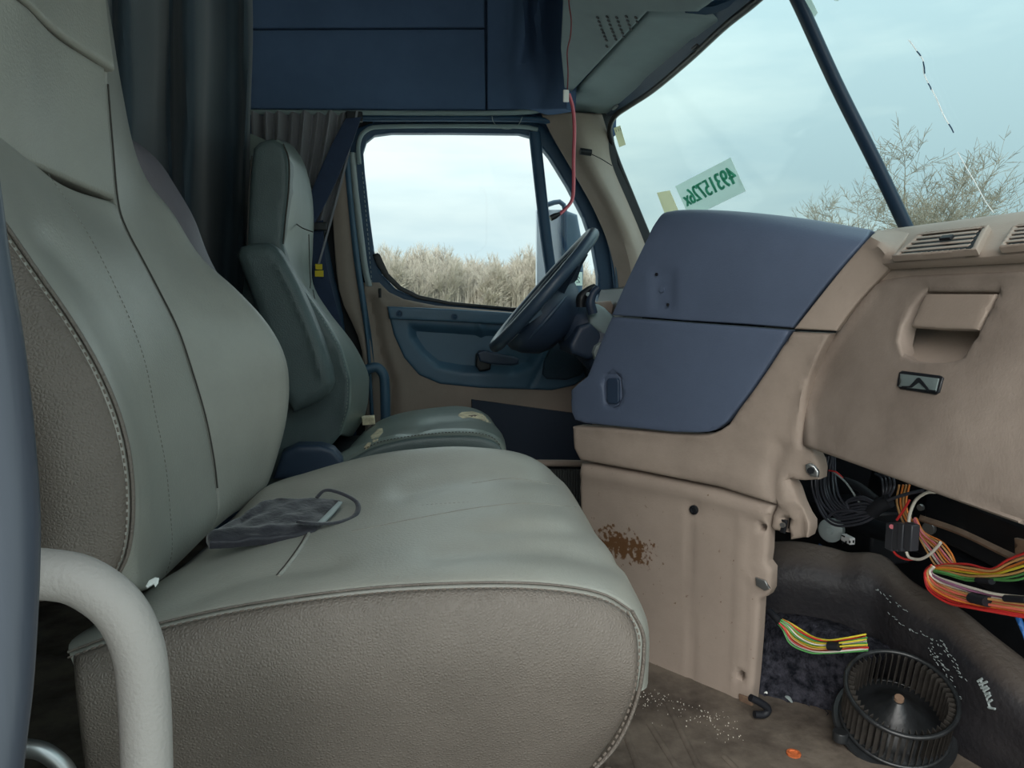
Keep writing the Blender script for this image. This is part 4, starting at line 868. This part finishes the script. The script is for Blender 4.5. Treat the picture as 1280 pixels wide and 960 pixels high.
# carpet slope under it
k0 = [P(930, 762, X=.75), P(985, 776, X=.79), P(1050, 800, X=.84), P(1090, 822, X=.87)]
k2 = [P(922, 856, Z=.004), P(975, 870, Z=.004), P(1020, 880, Z=.004), P(1060, 893, Z=.004), P(1110, 920, Z=.004)]
k1 = [(a_*.5+b_*.5)+np.array([-.006, 0, .004]) for a_, b_ in zip(k0, k2)]
cp = pad('carpet', [[a_+np.array([.06, .03, 0]) for a_ in k0], k0, k1, k2, [a_+np.array([-.015, -.02, -.006]) for a_ in k2]], M['carpet'], nu=40, nv=24, roll=.004, thick=.02, edges='', disp=lambda G: rng.normal(0, .0012, G.shape[:-1]))
tag(cp, 'patch of matted dark grey carpet between kick panel and blower', 'carpet')
# metal crossbeams under the glovebox
bm1 = thing('dash_crossbeam', 'black steel crossbeam with brown flange behind the glovebox opening', 'beam', P(1200, 680, X=.98))
p, q = P(1150, 650, X=.95), P(1330, 735, X=.95)
e1 = nrm(q-p); e3 = np.array([0, 0, 1.]); e2 = np.cross(e3, e1)
box('beam', (p+q)/2+[.03, 0, .02], (np.linalg.norm(q-p), .05, .09), M['black'], bm1, ax=[e1, e2, e3], bev=.008)
pad('beam_flange', [[P(1150, 643, X=.925), P(1200, 660, X=.925), P(1262, 689, X=.925), P(1300, 705, X=.925)], [P(1148, 649, X=.915), P(1200, 667, X=.915), P(1262, 697, X=.915), P(1300, 713, X=.915)]], M['brown'], bm1, nu=20, nv=4, roll=.001, thick=.003)
disc('bolt_head', P(1163, 660, X=.93), (-1, -.4, 0), .011, .008, M['metal'], bm1, ns=12)
disc('bolt_head', P(1152, 634, X=.93), (-1, -.4, 0), .006, .006, M['metal'], bm1, ns=10)
relief('rusty_bracket', [(1267, 673), (1300, 680), (1300, 712), (1268, 698)], ((.90, .8, .5), nrm((-1, -.3, 0))), M['brown'], bm1, step=.01, roll=.002, thick=.006)
box('module_box', P(1085, 660, X=1.08), (.10, .16, .12), M['black'], bm1, bev=.006)
tag(disc('fan_motor', P(1038, 663, X=.94), (-.8, -.6, .1), .022, .02, M['greylt'], ns=24, prof=[(.024, -.02), (.026, 0), (.022, .003), (.008, .004), (.007, .008), (0, .008)]), 'round light grey motor end cap behind the black cable coil', 'motor')
cnr = thing('white_connector', 'white rectangular connector block below the black cable coil', 'connector', P(1058, 673, X=.94))
box('connector_body', P(1060, 674, X=.94), (.012, .030, .014), M['white'], cnr, bev=.001)
for k in range(4): box('slot', P(1053+k*4.6, 678-k*.3, X=.933), (.002, .0025, .005), M['black'], cnr, bev=0)
box('slot', P(1054, 670, X=.933), (.002, .009, .0025), M['black'], cnr, bev=0)
tag(tube('blue_wire', [X(1024, 680, .93), X(1035, 688, .93), X(1046, 694, .93), X(1056, 700, .93)], .0015, M['blue'], ns=6), 'thin blue wire beside the round grey motor', 'wire')
tag(tube('blue_cable', [X(1270, 765, .86), X(1276, 780, .86), X(1284, 800, .86), X(1292, 830, .86)], .004, M['blue'], ns=6), 'dark blue cable under the red wire bundle at right edge', 'cable')
tag(tube('blue_strap', [P(1264, 948, Z=.03), P(1272, 958, Z=.02), P(1285, 968, Z=.01)], .005, M['blue'], ns=6), 'blue strap end on the floor at the lower right corner', 'strap')
# coil of black cable
cc = thing('cable_coil', 'hanging coil of black cables tied with tape under the glovebox corner', 'cable', X(1055, 620, .86))
rnd = random.Random(3)
for k in range(9):
    j = lambda s=1.0: rnd.uniform(-s, s)
    l = 1018+k*3.6; bt = 658-k*4
    pts = [X(1027+k*2+j(2), 572+j(3), .85+.004*k), X(l-3+j(), 600+j(3), .84+.003*k), X(l+2+j(), 628-k+j(2), .84), X(l+16+j(2), 648-k*1.5+j(), .84-.001*k), X(1050+k+j(2), bt+j(), .835), X(1078+j(2), bt-5+j(), .835), X(1098+j(2), 640-k*1.2, .84), X(1106+j(1.5), 628+j(2), .845)]
    tube('cable', pts, .0024, M['cable'], cc, ns=8, n=50)
for k in range(4):
    x = 1098+k*4.5
    tube('cable', [X(1104+k, 626, .85), X(x+6, 610, .85), X(x+4, 598-k, .86), X(x-4, 592, .88)], .0022, M['cable'], cc, ns=8, n=24)
tube('cable', [X(1035, 646, .83), X(1044, 640, .83), X(1060, 638, .83), X(1080, 640, .835), X(1095, 638, .84)], .0026, M['cable'], cc, ns=8, n=24)
tube('cable', [X(1102, 628, .84), X(1122, 621, .84), X(1140, 616, .85), X(1155, 613, .86)], .0028, M['cable'], cc, ns=8, n=24)
tube('cable', [X(1042, 590, .84), X(1058, 604, .84), X(1072, 625, .84), X(1080, 638, .84)], .0018, M['greylt'], cc, ns=6, n=24)
tube('taped_plug', [X(1056, 600, .85), X(1072, 608, .85), X(1082, 615, .85), X(1096, 625, .85)], [.006, .008, .009, .007], M['rubber'], cc, ns=10)
tube('tape_wrap', [X(1090, 640, .835), X(1100, 632, .838), X(1112, 626, .845)], .012, M['rubber'], cc, ns=10)
tube('red_lead', [X(1036, 588, .84), X(1045, 590, .84), X(1052, 596, .845), X(1056, 600, .85)], .0014, M['red'], cc, ns=6)
# relay / connector block with wires
rb = thing('relay_connector', 'black ribbed connector block with red and white wires', 'connector', X(1128, 668, .85))
M['relay'] = mat('relay_grey', c8(58, 60, 66), .35)
for (x, w) in [(1116, 9), (1124, 6.5), (1131, 5.5), (1139.5, 9)]:
    p, q = X(x-w/2, 652, .85), X(x+w/2, 690, .85); box('connector_cell', (p+q)/2+[0, 0, 0], (.016+.004*(x == 1131), abs(p[1]-q[1])*.85, abs(p[2]-q[2])), M['relay'], rb, bev=.002)
tube('white_wire', [X(1136, 652, .845), X(1138, 640, .845), X(1145, 625, .845), X(1158, 616, .845), X(1170, 615, .85)], .0026, M['wwhite'], rb, ns=8)
tube('red_wire', [X(1121, 650, .845), X(1128, 640, .845), X(1137, 625, .845)], .002, M['red'], rb, ns=8)
tube('white_wire', [X(1133, 690, .845), X(1137, 697, .845), X(1150, 699, .845), X(1162, 693, .845), X(1172, 683, .845), X(1176, 678, .845)], .0024, M['wwhite'], rb, ns=8)
tube('red_wire', [X(1115, 684, .848), X(1120, 693, .848), X(1132, 699, .848), X(1145, 699, .848)], .002, M['red'], rb, ns=8)
for k, (m_, dx) in enumerate([('wtan', 0), ('orange', 5), ('wtan', 9), ('orange', 13)]):
    tube('tan_wire', [X(1124+dx, 606, .88), X(1121+dx*.9, 625, .88), X(1124+dx*.8, 640, .88), X(1130+dx, 655, .88)], .0018, M[m_], rb, ns=6)
disc('red_cap', X(1115, 658, .843), (-.8, -.6, 0), .004, .003, M['pink'], rb, ns=10)
def harness(label, path, x, cols, spread, tapes=(), r=.0018, n=40, jit=.6, seed=1, pinch=()):
    rd = random.Random(seed)
    xx = x if callable(x) else (lambda a: x)
    h = thing('wire_harness', label, 'wires', P(*path[len(path)//2], X=xx(path[len(path)//2][0])))
    for k, c in enumerate(cols):
        f = (k/(len(cols)-1)-.5) if len(cols) > 1 else 0
        pts = []
        for i, (a, b) in enumerate(path):
            s = spread[i]; t = np.array(path[min(i+1, len(path)-1)], float)-np.array(path[max(i-1, 0)], float); t /= np.linalg.norm(t); nn_ = np.array([-t[1], t[0]])
            q = np.array([a, b])+nn_*(f*s)+np.array([rd.uniform(-jit, jit), rd.uniform(-jit, jit)])
            pts.append(P(q[0], q[1], X=xx(q[0])+.004*math.sin(k*2.1+i)))
        tube('wire', pts, r, M[c], h, ns=6, n=n)
    for (i0, i1, w) in tapes:
        a, b = P(*i0, X=xx(i0[0])-.004), P(*i1, X=xx(i1[0])-.004); tube('tape', [a, (a+b)/2, b], w, M['rubber'], h, ns=12, spline=False, flat=.7)
    return h
harness('orange and pink wires dropping diagonally from the connector block', [(1143, 648), (1152, 668), (1168, 684), (1180, 700), (1190, 708)], .87, ['orange', 'wtan', 'pink', 'orange', 'wtan', 'pink', 'wwhite', 'wtan'], [4, 8, 22, 24, 12], seed=2, r=.0016)
harness('upper bundle of red, tan and green wires at the right edge', [(1164, 711), (1185, 712), (1210, 716), (1240, 718), (1265, 712), (1300, 700)], .84, ['red', 'wtan', 'orange', 'wyellow', 'wtan', 'wgreen', 'wgreen'], [4, 14, 20, 14, 26, 30], [((1222, 725), (1240, 727), .006)], seed=3)
harness('lower thick bundle of red, salmon and white wires curving to the right edge', [(1166, 708), (1160, 716), (1168, 730), (1190, 741), (1215, 748), (1245, 754), (1300, 762)], .82, ['wwhite', 'purple', 'wwhite', 'wtan', 'salmon', 'wtan', 'salmon', 'orange', 'red', 'red'], [5, 7, 20, 26, 24, 22, 26], [((1216, 747), (1236, 752), .011), ((1258, 748), (1285, 750), .007)], seed=4, r=.0020)
harness('yellow and green taped wire bundle on the carpet above the blower', [(968, 772), (982, 782), (995, 796), (1015, 806), (1035, 808), (1060, 806), (1084, 803)], lambda a: float(np.interp(a, [960, 1000, 1090], [.725, .765, .835])), ['wyellow', 'red', 'wgreen', 'wyellow', 'wwhite', 'wgreen', 'wyellow', 'wtan', 'red', 'wwhite', 'wgreen'], [4, 12, 22, 20, 16, 17, 20], [((1036, 807), (1050, 808), .011)], seed=5, r=.0016)
tag(tube('harness_sleeve', [X(962, 764, .73), X(968, 770, .732), X(975, 777, .736)], .007, M['rubber'], ns=8), 'black sleeve stub where the yellow wire bundle enters the console', 'sleeve')
tag(tube('dark_hose', [X(1000, 745, .95)+[.05, 0, .2], X(1090, 660, 1.02), X(1180, 690, 1.0), X(1300, 760, .98)], .02, M['rubber'], ns=10), 'black hose in the dark cavity above the insulation', 'hose')

# ------------------------------------------------------------------ blower wheel
B0 = P(1121, 886, Z=.07); axB = nrm((-.17, -.36, .92))
bl = thing('blower_fan', 'black squirrel-cage blower wheel standing on the cab floor', 'blower fan', B0*[1, 1, 0])
a_ = nrm(np.cross(axB, [0, 1, 0])); b_ = np.cross(axB, a_); R_ = .086; H0, H1 = -.034, .044
def ringpt(t, r_, h): return B0+axB*h+r_*(math.cos(t)*a_+math.sin(t)*b_)
circ = np.linspace(0, 2*math.pi, 40, endpoint=False)
tube('top_ring', [ringpt(t, R_, H1) for t in circ], .0042, M['hub'], bl, ns=8, n=80, closed=True)
tube('bottom_ring', [ringpt(t, R_, H0) for t in circ], .0034, M['hub'], bl, ns=8, n=80, closed=True)
NB = 48
me = None
for k in range(NB):
    t = 2*math.pi*k/NB; dt = .055
    q = [ringpt(t, R_, H0), ringpt(t+dt, R_-.006, H0), ringpt(t+dt*1.2, R_-.014, H0), ringpt(t, R_, H1), ringpt(t+dt, R_-.006, H1), ringpt(t+dt*1.2, R_-.014, H1)]
    nrmv = .0009*np.array(math.sin(t)*a_-math.cos(t)*b_)
    V = [x for x in q]+[x+nrmv*1.0 for x in q]
    Fc = [(0, 1, 4, 3), (1, 2, 5, 4), (9, 10, 7, 6), (10, 11, 8, 7), (0, 3, 9, 6), (2, 8, 11, 5), (0, 6, 7, 1), (1, 7, 8, 2), (3, 4, 10, 9), (4, 5, 11, 10)]
    mkobj('blade', V, Fc, M['dust'], bl, smooth=False)
disc('hub_cone', B0+axB*H0, axB, .08, .05, M['hub'], bl, ns=40, prof=[(.084, .0), (.082, .004), (.066, .008), (.045, .022), (.022, .046), (.012, .056), (.010, .058), (0, .058)])
disc('shaft_nut', B0+axB*(H0+.056), axB, .008, .008, M['brown'], bl, ns=10)
disc('motor_flange', B0+axB*(H0-.006), -axB, .1, .03, M['hub'], bl, ns=48, prof=[(0, 0), (.097, 0), (.100, .004), (.098, .012), (.07, .016), (.062, .03), (0, .03)])
disc('mounting_foot', P(1050, 925, Z=.012), (0, 0, 1), .013, .016, M['hub'], bl, ns=14)
tag(disc('orange_cap', P(992, 943, Z=0), (0, 0, 1), .011, .003, M['rust'], ns=18, prof=[(.012, 0), (.012, .003), (.008, .0035), (.007, .002), (0, .002)]), 'flat rusty orange disc lying on the floor left of the blower', 'disc')
def sliver(a, b, w, m_, name, label, cat_):
    p, q = P(*a, Z=.003), P(*b, Z=.004); tag(tube(name, [p, (p+q)/2+[0, 0, .002], q], [w, w*1.3, w*.5], M[m_], ns=6, flat=.4, fn=[0, 0, 1]), label, cat_)
sliver((980, 868), (990, 878), .004, 'greylt', 'plastic_shard', 'clear-grey plastic shard on the floor at the carpet edge', 'debris')
sliver((1004, 869), (1026, 875), .0022, 'wtan', 'straw', 'thin pale straw-like sliver on the floor near the blower', 'debris')
sliver((978, 869), (998, 873), .0016, 'wtan', 'twig', 'short brown twig on the floor right of the kick panel', 'debris')
sliver((956, 866), (959, 867), .003, 'paper', 'paper_crumb', 'tiny white crumb on the floor beside the kick panel', 'debris')
# crumbs along the kick panel
L_ = []
for k in range(160):
    t = random.random(); x = 800+130*t+random.gauss(0, 8)-10; y = 848+48*t+abs(random.gauss(0, 14))+6
    p = P(x, y, Z=.001); s = random.uniform(.0005, .0016); L_.append(boxm(p, (s, s, s)))
V, Fc = merge(L_); tag(mkobj('floor_grit', V, Fc, M['wwhite'], smooth=False), 'pale grit scattered on the dirty floor along the kick panel', 'grit', kind='stuff')
L_ = []

# ------------------------------------------------------------------ things on the cushion
mk = thing('cloth_mask', 'folded black cloth with a strap loop lying on the passenger cushion', 'cloth', P(340, 650, Y=.95))
MPn = nrm((0.0, -.0, 1)); zc = P(340, 655, Y=.93)[2]+.000
mq = [(258, 668), (275, 656), (300, 644), (322, 628), (340, 621), (370, 622), (405, 621), (426, 625), (420, 634), (410, 645), (403, 655), (394, 664), (370, 668), (330, 671), (290, 675), (262, 676)]
seatpl = (P(340, 655, Y=.93)+[0, 0, .007], nrm((.10, -.12, 1)))
relief('cloth_body', mq, seatpl, M['bag'], mk, step=.006, roll=.004, thick=.006, disp=addf(ridges([([(300, 652), (330, 636), (342, 622)], 3, -.003), ([(262, 668), (300, 664), (360, 660), (398, 658)], 4, .004), ([(355, 645), (400, 650)], 5, .002)]), lambda p: .0012*np.sin(p[:, 0]*170)*np.sin(p[:, 1]*120)+rng.normal(0, .0003, len(p))))
tube('strap_loop', [P(396, 622, pl=off(seatpl, .004)), P(404, 614, pl=off(seatpl, .010)), P(414, 613, pl=off(seatpl, .012)), P(432, 619, pl=off(seatpl, .010)), P(446, 628, pl=off(seatpl, .006)), P(447, 639, pl=off(seatpl, .003)), P(438, 648, pl=off(seatpl, .001)), P(415, 654, pl=off(seatpl, .003)), P(385, 654, pl=off(seatpl, .012)), P(372, 652, pl=off(seatpl, .012))], .0034, M['bag'], mk, ns=8, n=60, flat=.5)
relief('grey_label', [(397, 652), (409, 640), (423, 626), (428, 627), (416, 641), (404, 653)], off(seatpl, .004), M['greylt'], mk, step=.006, roll=.001, thick=.002)
tg = relief('paper_scrap', [(182, 732), (186, 725), (194, 721), (199, 722), (198, 728), (194, 733), (192, 729), (184, 734)], (P(190, 728, Y=.76)+[0, 0, .004], nrm((.2, -.5, .8))), M['paper'], step=.003, roll=.0008, thick=.001)
tag(tg, 'tiny folded white paper scrap in the crease between seat back and cushion', 'paper')

# ------------------------------------------------------------------ hanging wires, pillar plug
hw = thing('hanging_wire', 'thin red wire hanging from the header to a small black plug before the far window', 'wire', P(712, 120, Y=1.75))
tube('thin_wire', cy([(713, -40), (711, 0), (714, 25), (713, 45), (709, 65), (710, 90), (709, 116)], 1.75), .0016, mat('dark_red_wire', c8(130, 60, 66), .5), hw, ns=6, n=50)
for k, (dx, m_) in enumerate([(-.9, 'red'), (.9, 'pink')]):
    tube('wire_strand', cy([(711+dx, 117), (716+dx, 135), (718+dx, 160), (717+dx, 200), (717+dx, 230), (715+dx, 250), (706, 262+dx), (699, 268+dx)], 1.75), .0027, M['pink'] if k else mat('maroon_wire', c8(150, 56, 70), .5), hw, ns=8, n=60)
p, q = P(704, 112, Y=1.74), P(711, 128, Y=1.74); box('white_clip', (p+q)/2, (abs(q[0]-p[0]), .006, abs(p[2]-q[2])), M['paper'], hw, bev=.002)
tube('black_plug', cy([(700, 267), (694, 270), (688, 273)], 1.75), [.004, .007, .007], M['black'], hw, ns=8)
hk = thing('pillar_plug', 'short black plug on a thin cord against the tan windscreen pillar', 'plug', P(732, 190, Y=2.36))
tube('plug_body', cy([(725, 189), (732, 190), (739, 191)], 2.36), .0105, M['black'], hk, ns=10, spline=False)
tube('cord', [P(740, 193, Y=2.36), P(752, 199, Y=2.34), P(765, 207, Y=2.31)], .0016, M['black'], hk, ns=6)
tag(tube('loose_string', cy([(615, 145), (617, 153), (626, 160), (638, 161), (648, 156), (653, 146)], 2.42), .0012, M['greylt'], ns=5), 'thin pale string sagging from the rail above the far window', 'string')
# ------------------------------------------------------------------ stickers, crack on the windscreen
def sticker(pts, m_, label, name='sticker'):
    o = relief(name, pts, off(WS, -.002), M[m_], None, step=.02, roll=0, thick=.0008); return tag(o, label, 'sticker')
st = sticker([(844, 233), (913, 197), (932, 239), (872, 268), (862, 272)], 'stick', 'pale green rectangular windscreen sticker with mirrored green number')
if True:
    tcv = bpy.data.curves.new('number', 'FONT'); tcv.body = '49315726x'; tcv.size = .1; tcv.align_x = 'CENTER'; tcv.align_y = 'CENTER'; tcv.extrude = .002; tcv.space_character = 1.0
    to = bpy.data.objects.new('printed_number', tcv); COL.objects.link(to); tcv.materials.append(M['ink'])
    c = P(886, 235, pl=WS); xr = P(918, 219, pl=WS)-P(855, 251, pl=WS); n_ = -WN if WN@(CAM-c) < 0 else WN
    wid = np.linalg.norm(xr); xr = -nrm(xr); zz = -n_; yy = np.cross(zz, xr)      # reads correctly from outside, mirrored from inside
    bpy.context.view_layer.update(); w0 = to.dimensions.x; h0 = to.dimensions.y; sx_ = wid/w0; sy_ = .046/h0
    Mx = Matrix.Identity(4)
    for i in range(3): Mx[i][0] = xr[i]*sx_; Mx[i][1] = yy[i]*sy_; Mx[i][2] = zz[i]; Mx[i][3] = c[i]+n_[i]*.004
    to.matrix_world = Mx; dg = bpy.context.evaluated_depsgraph_get(); me = bpy.data.meshes.new_from_object(to.evaluated_get(dg)); me.transform(Mx)
    bpy.data.objects.remove(to); o = fin('printed_number', me, None, st, smooth=False)
    if not me.materials: me.materials.append(M['ink'])
s2 = sticker([(767, 160), (775, 157), (782, 181), (774, 184)], 'stickbeige', 'small beige sticker at the top corner of the windscreen by the pillar')
for k, (x, y) in enumerate([(769.5, 162), (772.5, 161), (775, 160)]): tube('print_mark', [P(x, y, pl=off(WS, -.004)), P(x+.8, y+1, pl=off(WS, -.004)), P(x+1, y+3, pl=off(WS, -.004))], .0008, M['black'], s2, ns=4, spline=False)
sticker([(821, 241), (837, 238), (850, 268), (838, 280), (832, 270)], 'stickbeige', 'plain beige sticker low on the windscreen left of the numbered one')
sticker([(1006, 0), (1012, -4), (1022, 16), (1018, 21)], 'stick', 'small pale tag beside the top of the windscreen divider')
sticker([(1042, -8), (1050, -8), (1048, 1), (1043, 1)], 'stick', 'tiny pale sticker corner at the top picture edge')
L_ = []
ck = [(1136, 50), (1142, 58), (1149, 68), (1154, 76), (1155, 92), (1161, 105), (1170, 122), (1180, 145), (1192, 165)]; ck2 = [(1197, 190), (1207, 208), (1220, 230), (1232, 252), (1242, 266)]
a = tube(None, [P(x, y, pl=off(WS, -.004)) for x, y in ck], .0011, None, ns=5); b = tube(None, [P(x, y, pl=off(WS, -.004)) for x, y in ck2], .0007, None, ns=5)
V, Fc = merge([a, b]); o = tag(mkobj('windscreen_crack', V, Fc, M['crack']), 'long thin white crack in the right half of the windscreen', 'crack')
for (x, y, x2, y2) in [(1146, 64, 1151, 70), (1154, 77, 1156, 92), (1160, 104, 1164, 112), (1186, 155, 1192, 166)]:
    tube('dark_chip', [P(x, y, pl=off(WS, -.005)), P((x+x2)/2+.5, (y+y2)/2, pl=off(WS, -.005)), P(x2, y2, pl=off(WS, -.005))], .0010, M['frame'], o, ns=5, spline=False)
# ------------------------------------------------------------------ outside
GZ = -1.25
struct(box('ground', (20, 60, GZ-.1), (300, 300, .2), M['grass'], bev=0))
struct(box('parking_lot', (0, 0, GZ-.02), (60, 36, .08), M['lot'], bev=0))
# door mirror
mr_ = thing('door_mirror', 'tall door mirror with dark edge and looped arm outside the far vent window', 'mirror', P(700, 320, Y=2.95))
MY = ((0, 2.95, 0), np.array([0, -1, 0.]))
relief('mirror_glass', [(671, 262), (702, 262), (703, 360), (671, 362)], off(MY, .0), mat('mirror_sky_pale', c8(222, 226, 232), .25, metal=0, spec=.8), mr_, step=.05, roll=.003, thick=.02)  # reflected sky put into a pale base colour
relief('mirror_housing', [(702, 262), (706, 262), (722, 268), (728, 300), (730, 340), (728, 372), (703, 372)], off(MY, .01), M['doorins'], mr_, step=.02, roll=.01, thick=.10)
tube('mirror_arm', [P(672, 260, Y=2.94), P(684, 256, Y=2.94), P(698, 252, Y=2.94), P(704, 256, Y=2.94), P(706, 268, Y=2.94), P(706, 372, Y=2.94), P(735, 380, Y=2.75), P(765, 384, Y=2.54)], .010, M['frame'], mr_, ns=8, n=40)
relief('housing_rib', [(706, 264), (709, 264), (710, 372), (706, 372)], off(MY, .03), M['frame'], mr_, step=.02, roll=.002, thick=.01)
qs = tag(relief('sticker', [(714, 340), (728, 340), (728, 357), (714, 357)], ((0, 2.482, 0), np.array([0, -1, 0.])), M['stick'], step=.02, roll=0, thick=.001), 'small pale sticker reading 2L mirrored behind the steering wheel', 'sticker')
for pts in ([(719, 346), (719, 353), (715.5, 353)], [(724.5, 348), (722.5, 346), (720.5, 347.5), (724.5, 353), (720.5, 353)]):
    pass
L_ = []
for pts in ([(718.5, 346), (718.5, 353), (715.5, 353)], [(724.8, 348), (722.8, 346), (720.8, 347.5), (724.8, 353), (720.5, 353)]):
    for a, b in zip(pts, pts[1:]):
        p, q = P(*a, Y=2.480), P(*b, Y=2.480); L_.append(tube(None, [p, (p+q)/2, q], .0012, None, ns=5, spline=False))
V, Fc = merge(L_); mkobj('lettering', V, Fc, M['frame'], qs)

def tree_mesh(seed, h, levels, spread, trunk_r, nb=(4, 6), twig=.006, multi=1, droop=0):
    rd = random.Random(seed); V = []; Fc = []
    def seg(p, q, r0, r1, ns):
        d = (q-p).normalized(); a = d.orthogonal().normalized(); b = d.cross(a); base = len(V)
        for (c, r) in ((p, r0), (q, r1)):
            for s in range(ns):
                t = 2*math.pi*s/ns; V.append(tuple(c+a*(r*math.cos(t))+b*(r*math.sin(t))))
        for s in range(ns): Fc.append((base+s, base+(s+1) % ns, base+ns+(s+1) % ns, base+ns+s))
    def grow(p, d, L_, r, lv):
        k = 3 if lv > 0 else 2; q = p; pr = r
        pts = []
        for i in range(k):
            d = (d+Vector((rd.gauss(0, .09), rd.gauss(0, .09), rd.gauss(0, .07)+.03))).normalized()
            n_ = q+d*(L_/k); nr = max(twig*.6, r*(1-.55*(i+1)/k)); seg(q, n_, pr, nr, 5 if lv > 1 else 3); pts.append((q, n_, d, nr)); q = n_; pr = nr
        if lv == 0: return
        for j in range(rd.randint(*nb)):
            i = rd.randrange(k); a, b, dd, rr_ = pts[i]; f = rd.random(); s = a+(b-a)*f
            if lv == levels and (s.z) < h*.12: s = pts[-1][0]
            ax = Vector((rd.gauss(0, 1), rd.gauss(0, 1), rd.gauss(0, .3))).normalized()
            nd = (dd*.75+ax*spread).normalized()
            grow(s, nd, L_*rd.uniform(.45, .68), max(twig, rr_*.55), lv-1)
        grow(q, d, L_*.6, pr, lv-1)
    for m_ in range(multi):
        a = rd.uniform(0, 6.28); dd = Vector((math.cos(a)*.35*(multi > 1), math.sin(a)*.35*(multi > 1), 1)).normalized()
        grow(Vector((0, 0, 0)), dd, h*.45, trunk_r, levels)
    zt = max(v[2] for v in V); V = [(x*h/zt, y*h/zt, z*h/zt) for x, y, z in V]
    me = bpy.data.meshes.new('tree'); me.from_pydata(V, [], Fc); me.materials.append(M['bark']); return me
def place_tree(name, me, px, dist, label, group=None, topy=None, h=None, rot=0, par=None):
    d = FW+RT*((px-640)/FPX); d = nrm([d[0], d[1], 0])
    o = bpy.data.objects.new(name, me); COL.objects.link(o); o.location = (d[0]*dist, d[1]*dist, GZ); o.rotation_euler = (0, 0, rot)
    if topy is not None:
        pr_ = FW+RT*((px-640)/FPX)-UP*((topy-480)/FPX); s = dist/math.hypot(pr_[0], pr_[1]); zt = CZ+pr_[2]*s; o.scale = [(zt-GZ)/h]*3
    return tag(o, label, 'tree', group)
tm1 = tree_mesh(11, 8, 5, .70, .10, (4, 5), .009, multi=1); tm2 = tree_mesh(8, 8, 5, .72, .10, (4, 4), .009, multi=1); tm3 = tree_mesh(23, 8, 5, .65, .07, (3, 4), .006)
place_tree('bare_tree', tm1, 1122, 26, 'bare tree right behind the windscreen divider', topy=160, h=8, rot=.5)
place_tree('bare_tree', tm2, 1190, 27, 'spreading bare tree right of the windscreen divider, above the left vent', topy=166, h=8, rot=2.2)
place_tree('bare_tree', tm1, 1070, 27, 'bare tree left of the windscreen divider above the slate panel', topy=200, h=8, rot=3.9)
place_tree('bare_tree', tm3, 1272, 29, 'bare tree at the right picture edge above the dash', topy=192, h=8, rot=1)
place_tree('bare_tree', tm3, 1020, 40, 'faint small bare tree farthest left above the slate panel', topy=245, h=8, rot=4)
place_tree('bare_tree', tm2, 1158, 31, 'thinner bare tree standing between the two large ones behind the windscreen', topy=196, h=8, rot=5.1)
place_tree('bare_tree', tm3, 1228, 33, 'low bare tree between the large spreading one and the one at the right edge', topy=225, h=8, rot=2.9)
# wood beyond the driver's window
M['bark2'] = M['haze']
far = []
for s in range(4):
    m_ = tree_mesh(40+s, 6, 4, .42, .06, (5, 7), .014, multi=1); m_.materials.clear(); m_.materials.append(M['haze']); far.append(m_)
k = 0
for row in range(3):
    px = 395+row*3
    while px < 800:
        ty = 312+8*math.sin(px*.045)+6*math.sin(px*.11+row)+random.uniform(-7, 8)+(px-455)*.06+row*-2
        place_tree('wood_tree', far[random.randrange(4)], px, 46+row*5+random.uniform(-2, 2), 'pale bare tree of the dense wood seen through the far side window', 'bare trees of the wood', topy=ty, h=6, rot=random.uniform(0, 6.28))
        px += random.uniform(4.5, 8); k += 1
print('wood trees', k)
# brush at the foot of the wood
L_ = []
rd = random.Random(9)
V = []; Fc = []
for i in range(14000):
    px = rd.uniform(380, 820); dist = rd.uniform(44, 60); d = FW+RT*((px-640)/FPX); d = nrm([d[0], d[1], 0]); x, y = d[0]*dist, d[1]*dist
    h = rd.uniform(1.2, 3.3); lx, ly = rd.gauss(0, .12), rd.gauss(0, .12); w = rd.uniform(.010, .024); b = len(V)
    V += [(x-w, y, GZ), (x+w, y, GZ), (x, y+w, GZ), (x+lx, y+ly, GZ+h)]; Fc += [(b, b+1, b+3), (b+1, b+2, b+3), (b+2, b, b+3)]
tag(mkobj('brushwood', V, Fc, M['haze'], smooth=False), 'pale dry brush filling the foot of the far wood', 'brush', kind='stuff')

# ------------------------------------------------------------------ sub-parts ride on their parts
for c in kid(dash, 'latch_surround')+kid(dash, 'door_latch'): sub(c, kid(dash, 'lower_slate_door')[0])
for c in kid(dash, 'screw_hole')+kid(dash, 'rivet_dimple'): sub(c, kid(dash, 'upper_slate_panel')[0])
for c in kid(dash, 'spring_clip')+kid(dash, 'clip_hook')+kid(dash, 'edge_bracket')+kid(dash, 'bracket_bolt'): sub(c, kid(dash, 'lower_tan_casting')[0])
for c in kid(gb, 'emblem_plate')+kid(gb, 'emblem_mountain'): sub(c, kid(gb, 'emblem_frame')[0])
for c in kid(gb, 'pull_flap')+kid(gb, 'pull_recess'): sub(c, kid(gb, 'lid_panel')[0])
for c in kid(lp, 'screw')+kid(lp, 'metal_clip'): sub(c, kid(lp, 'panel_body')[0])
for c in kid(vis, 'visor_clip')+kid(vis, 'hinge_pin'): sub(c, kid(vis, 'visor_panel')[0])
for c in kid(oc, 'speaker_hole'): sub(c, kid(oc, 'console_body')[0])
for c in kid(ds, 'foam_tear'): sub(c, dc)
for c in kid(ps, 'seam_lip'): sub(c, pcu)
for c in kid(door, 'lever'): sub(c, kid(door, 'handle_base')[0])
for c in kid(door, 'screw_cap'): sub(c, kid(door, 'armrest_ledge')[0])
for c in kid(mk, 'strap_loop')+kid(mk, 'grey_label'): sub(c, kid(mk, 'cloth_body')[0])
for c in kid(sw, 'rim_highlight'): sub(c, kid(sw, 'rim')[0])
for c in kid(mr_, 'housing_rib'): sub(c, kid(mr_, 'mirror_housing')[0])
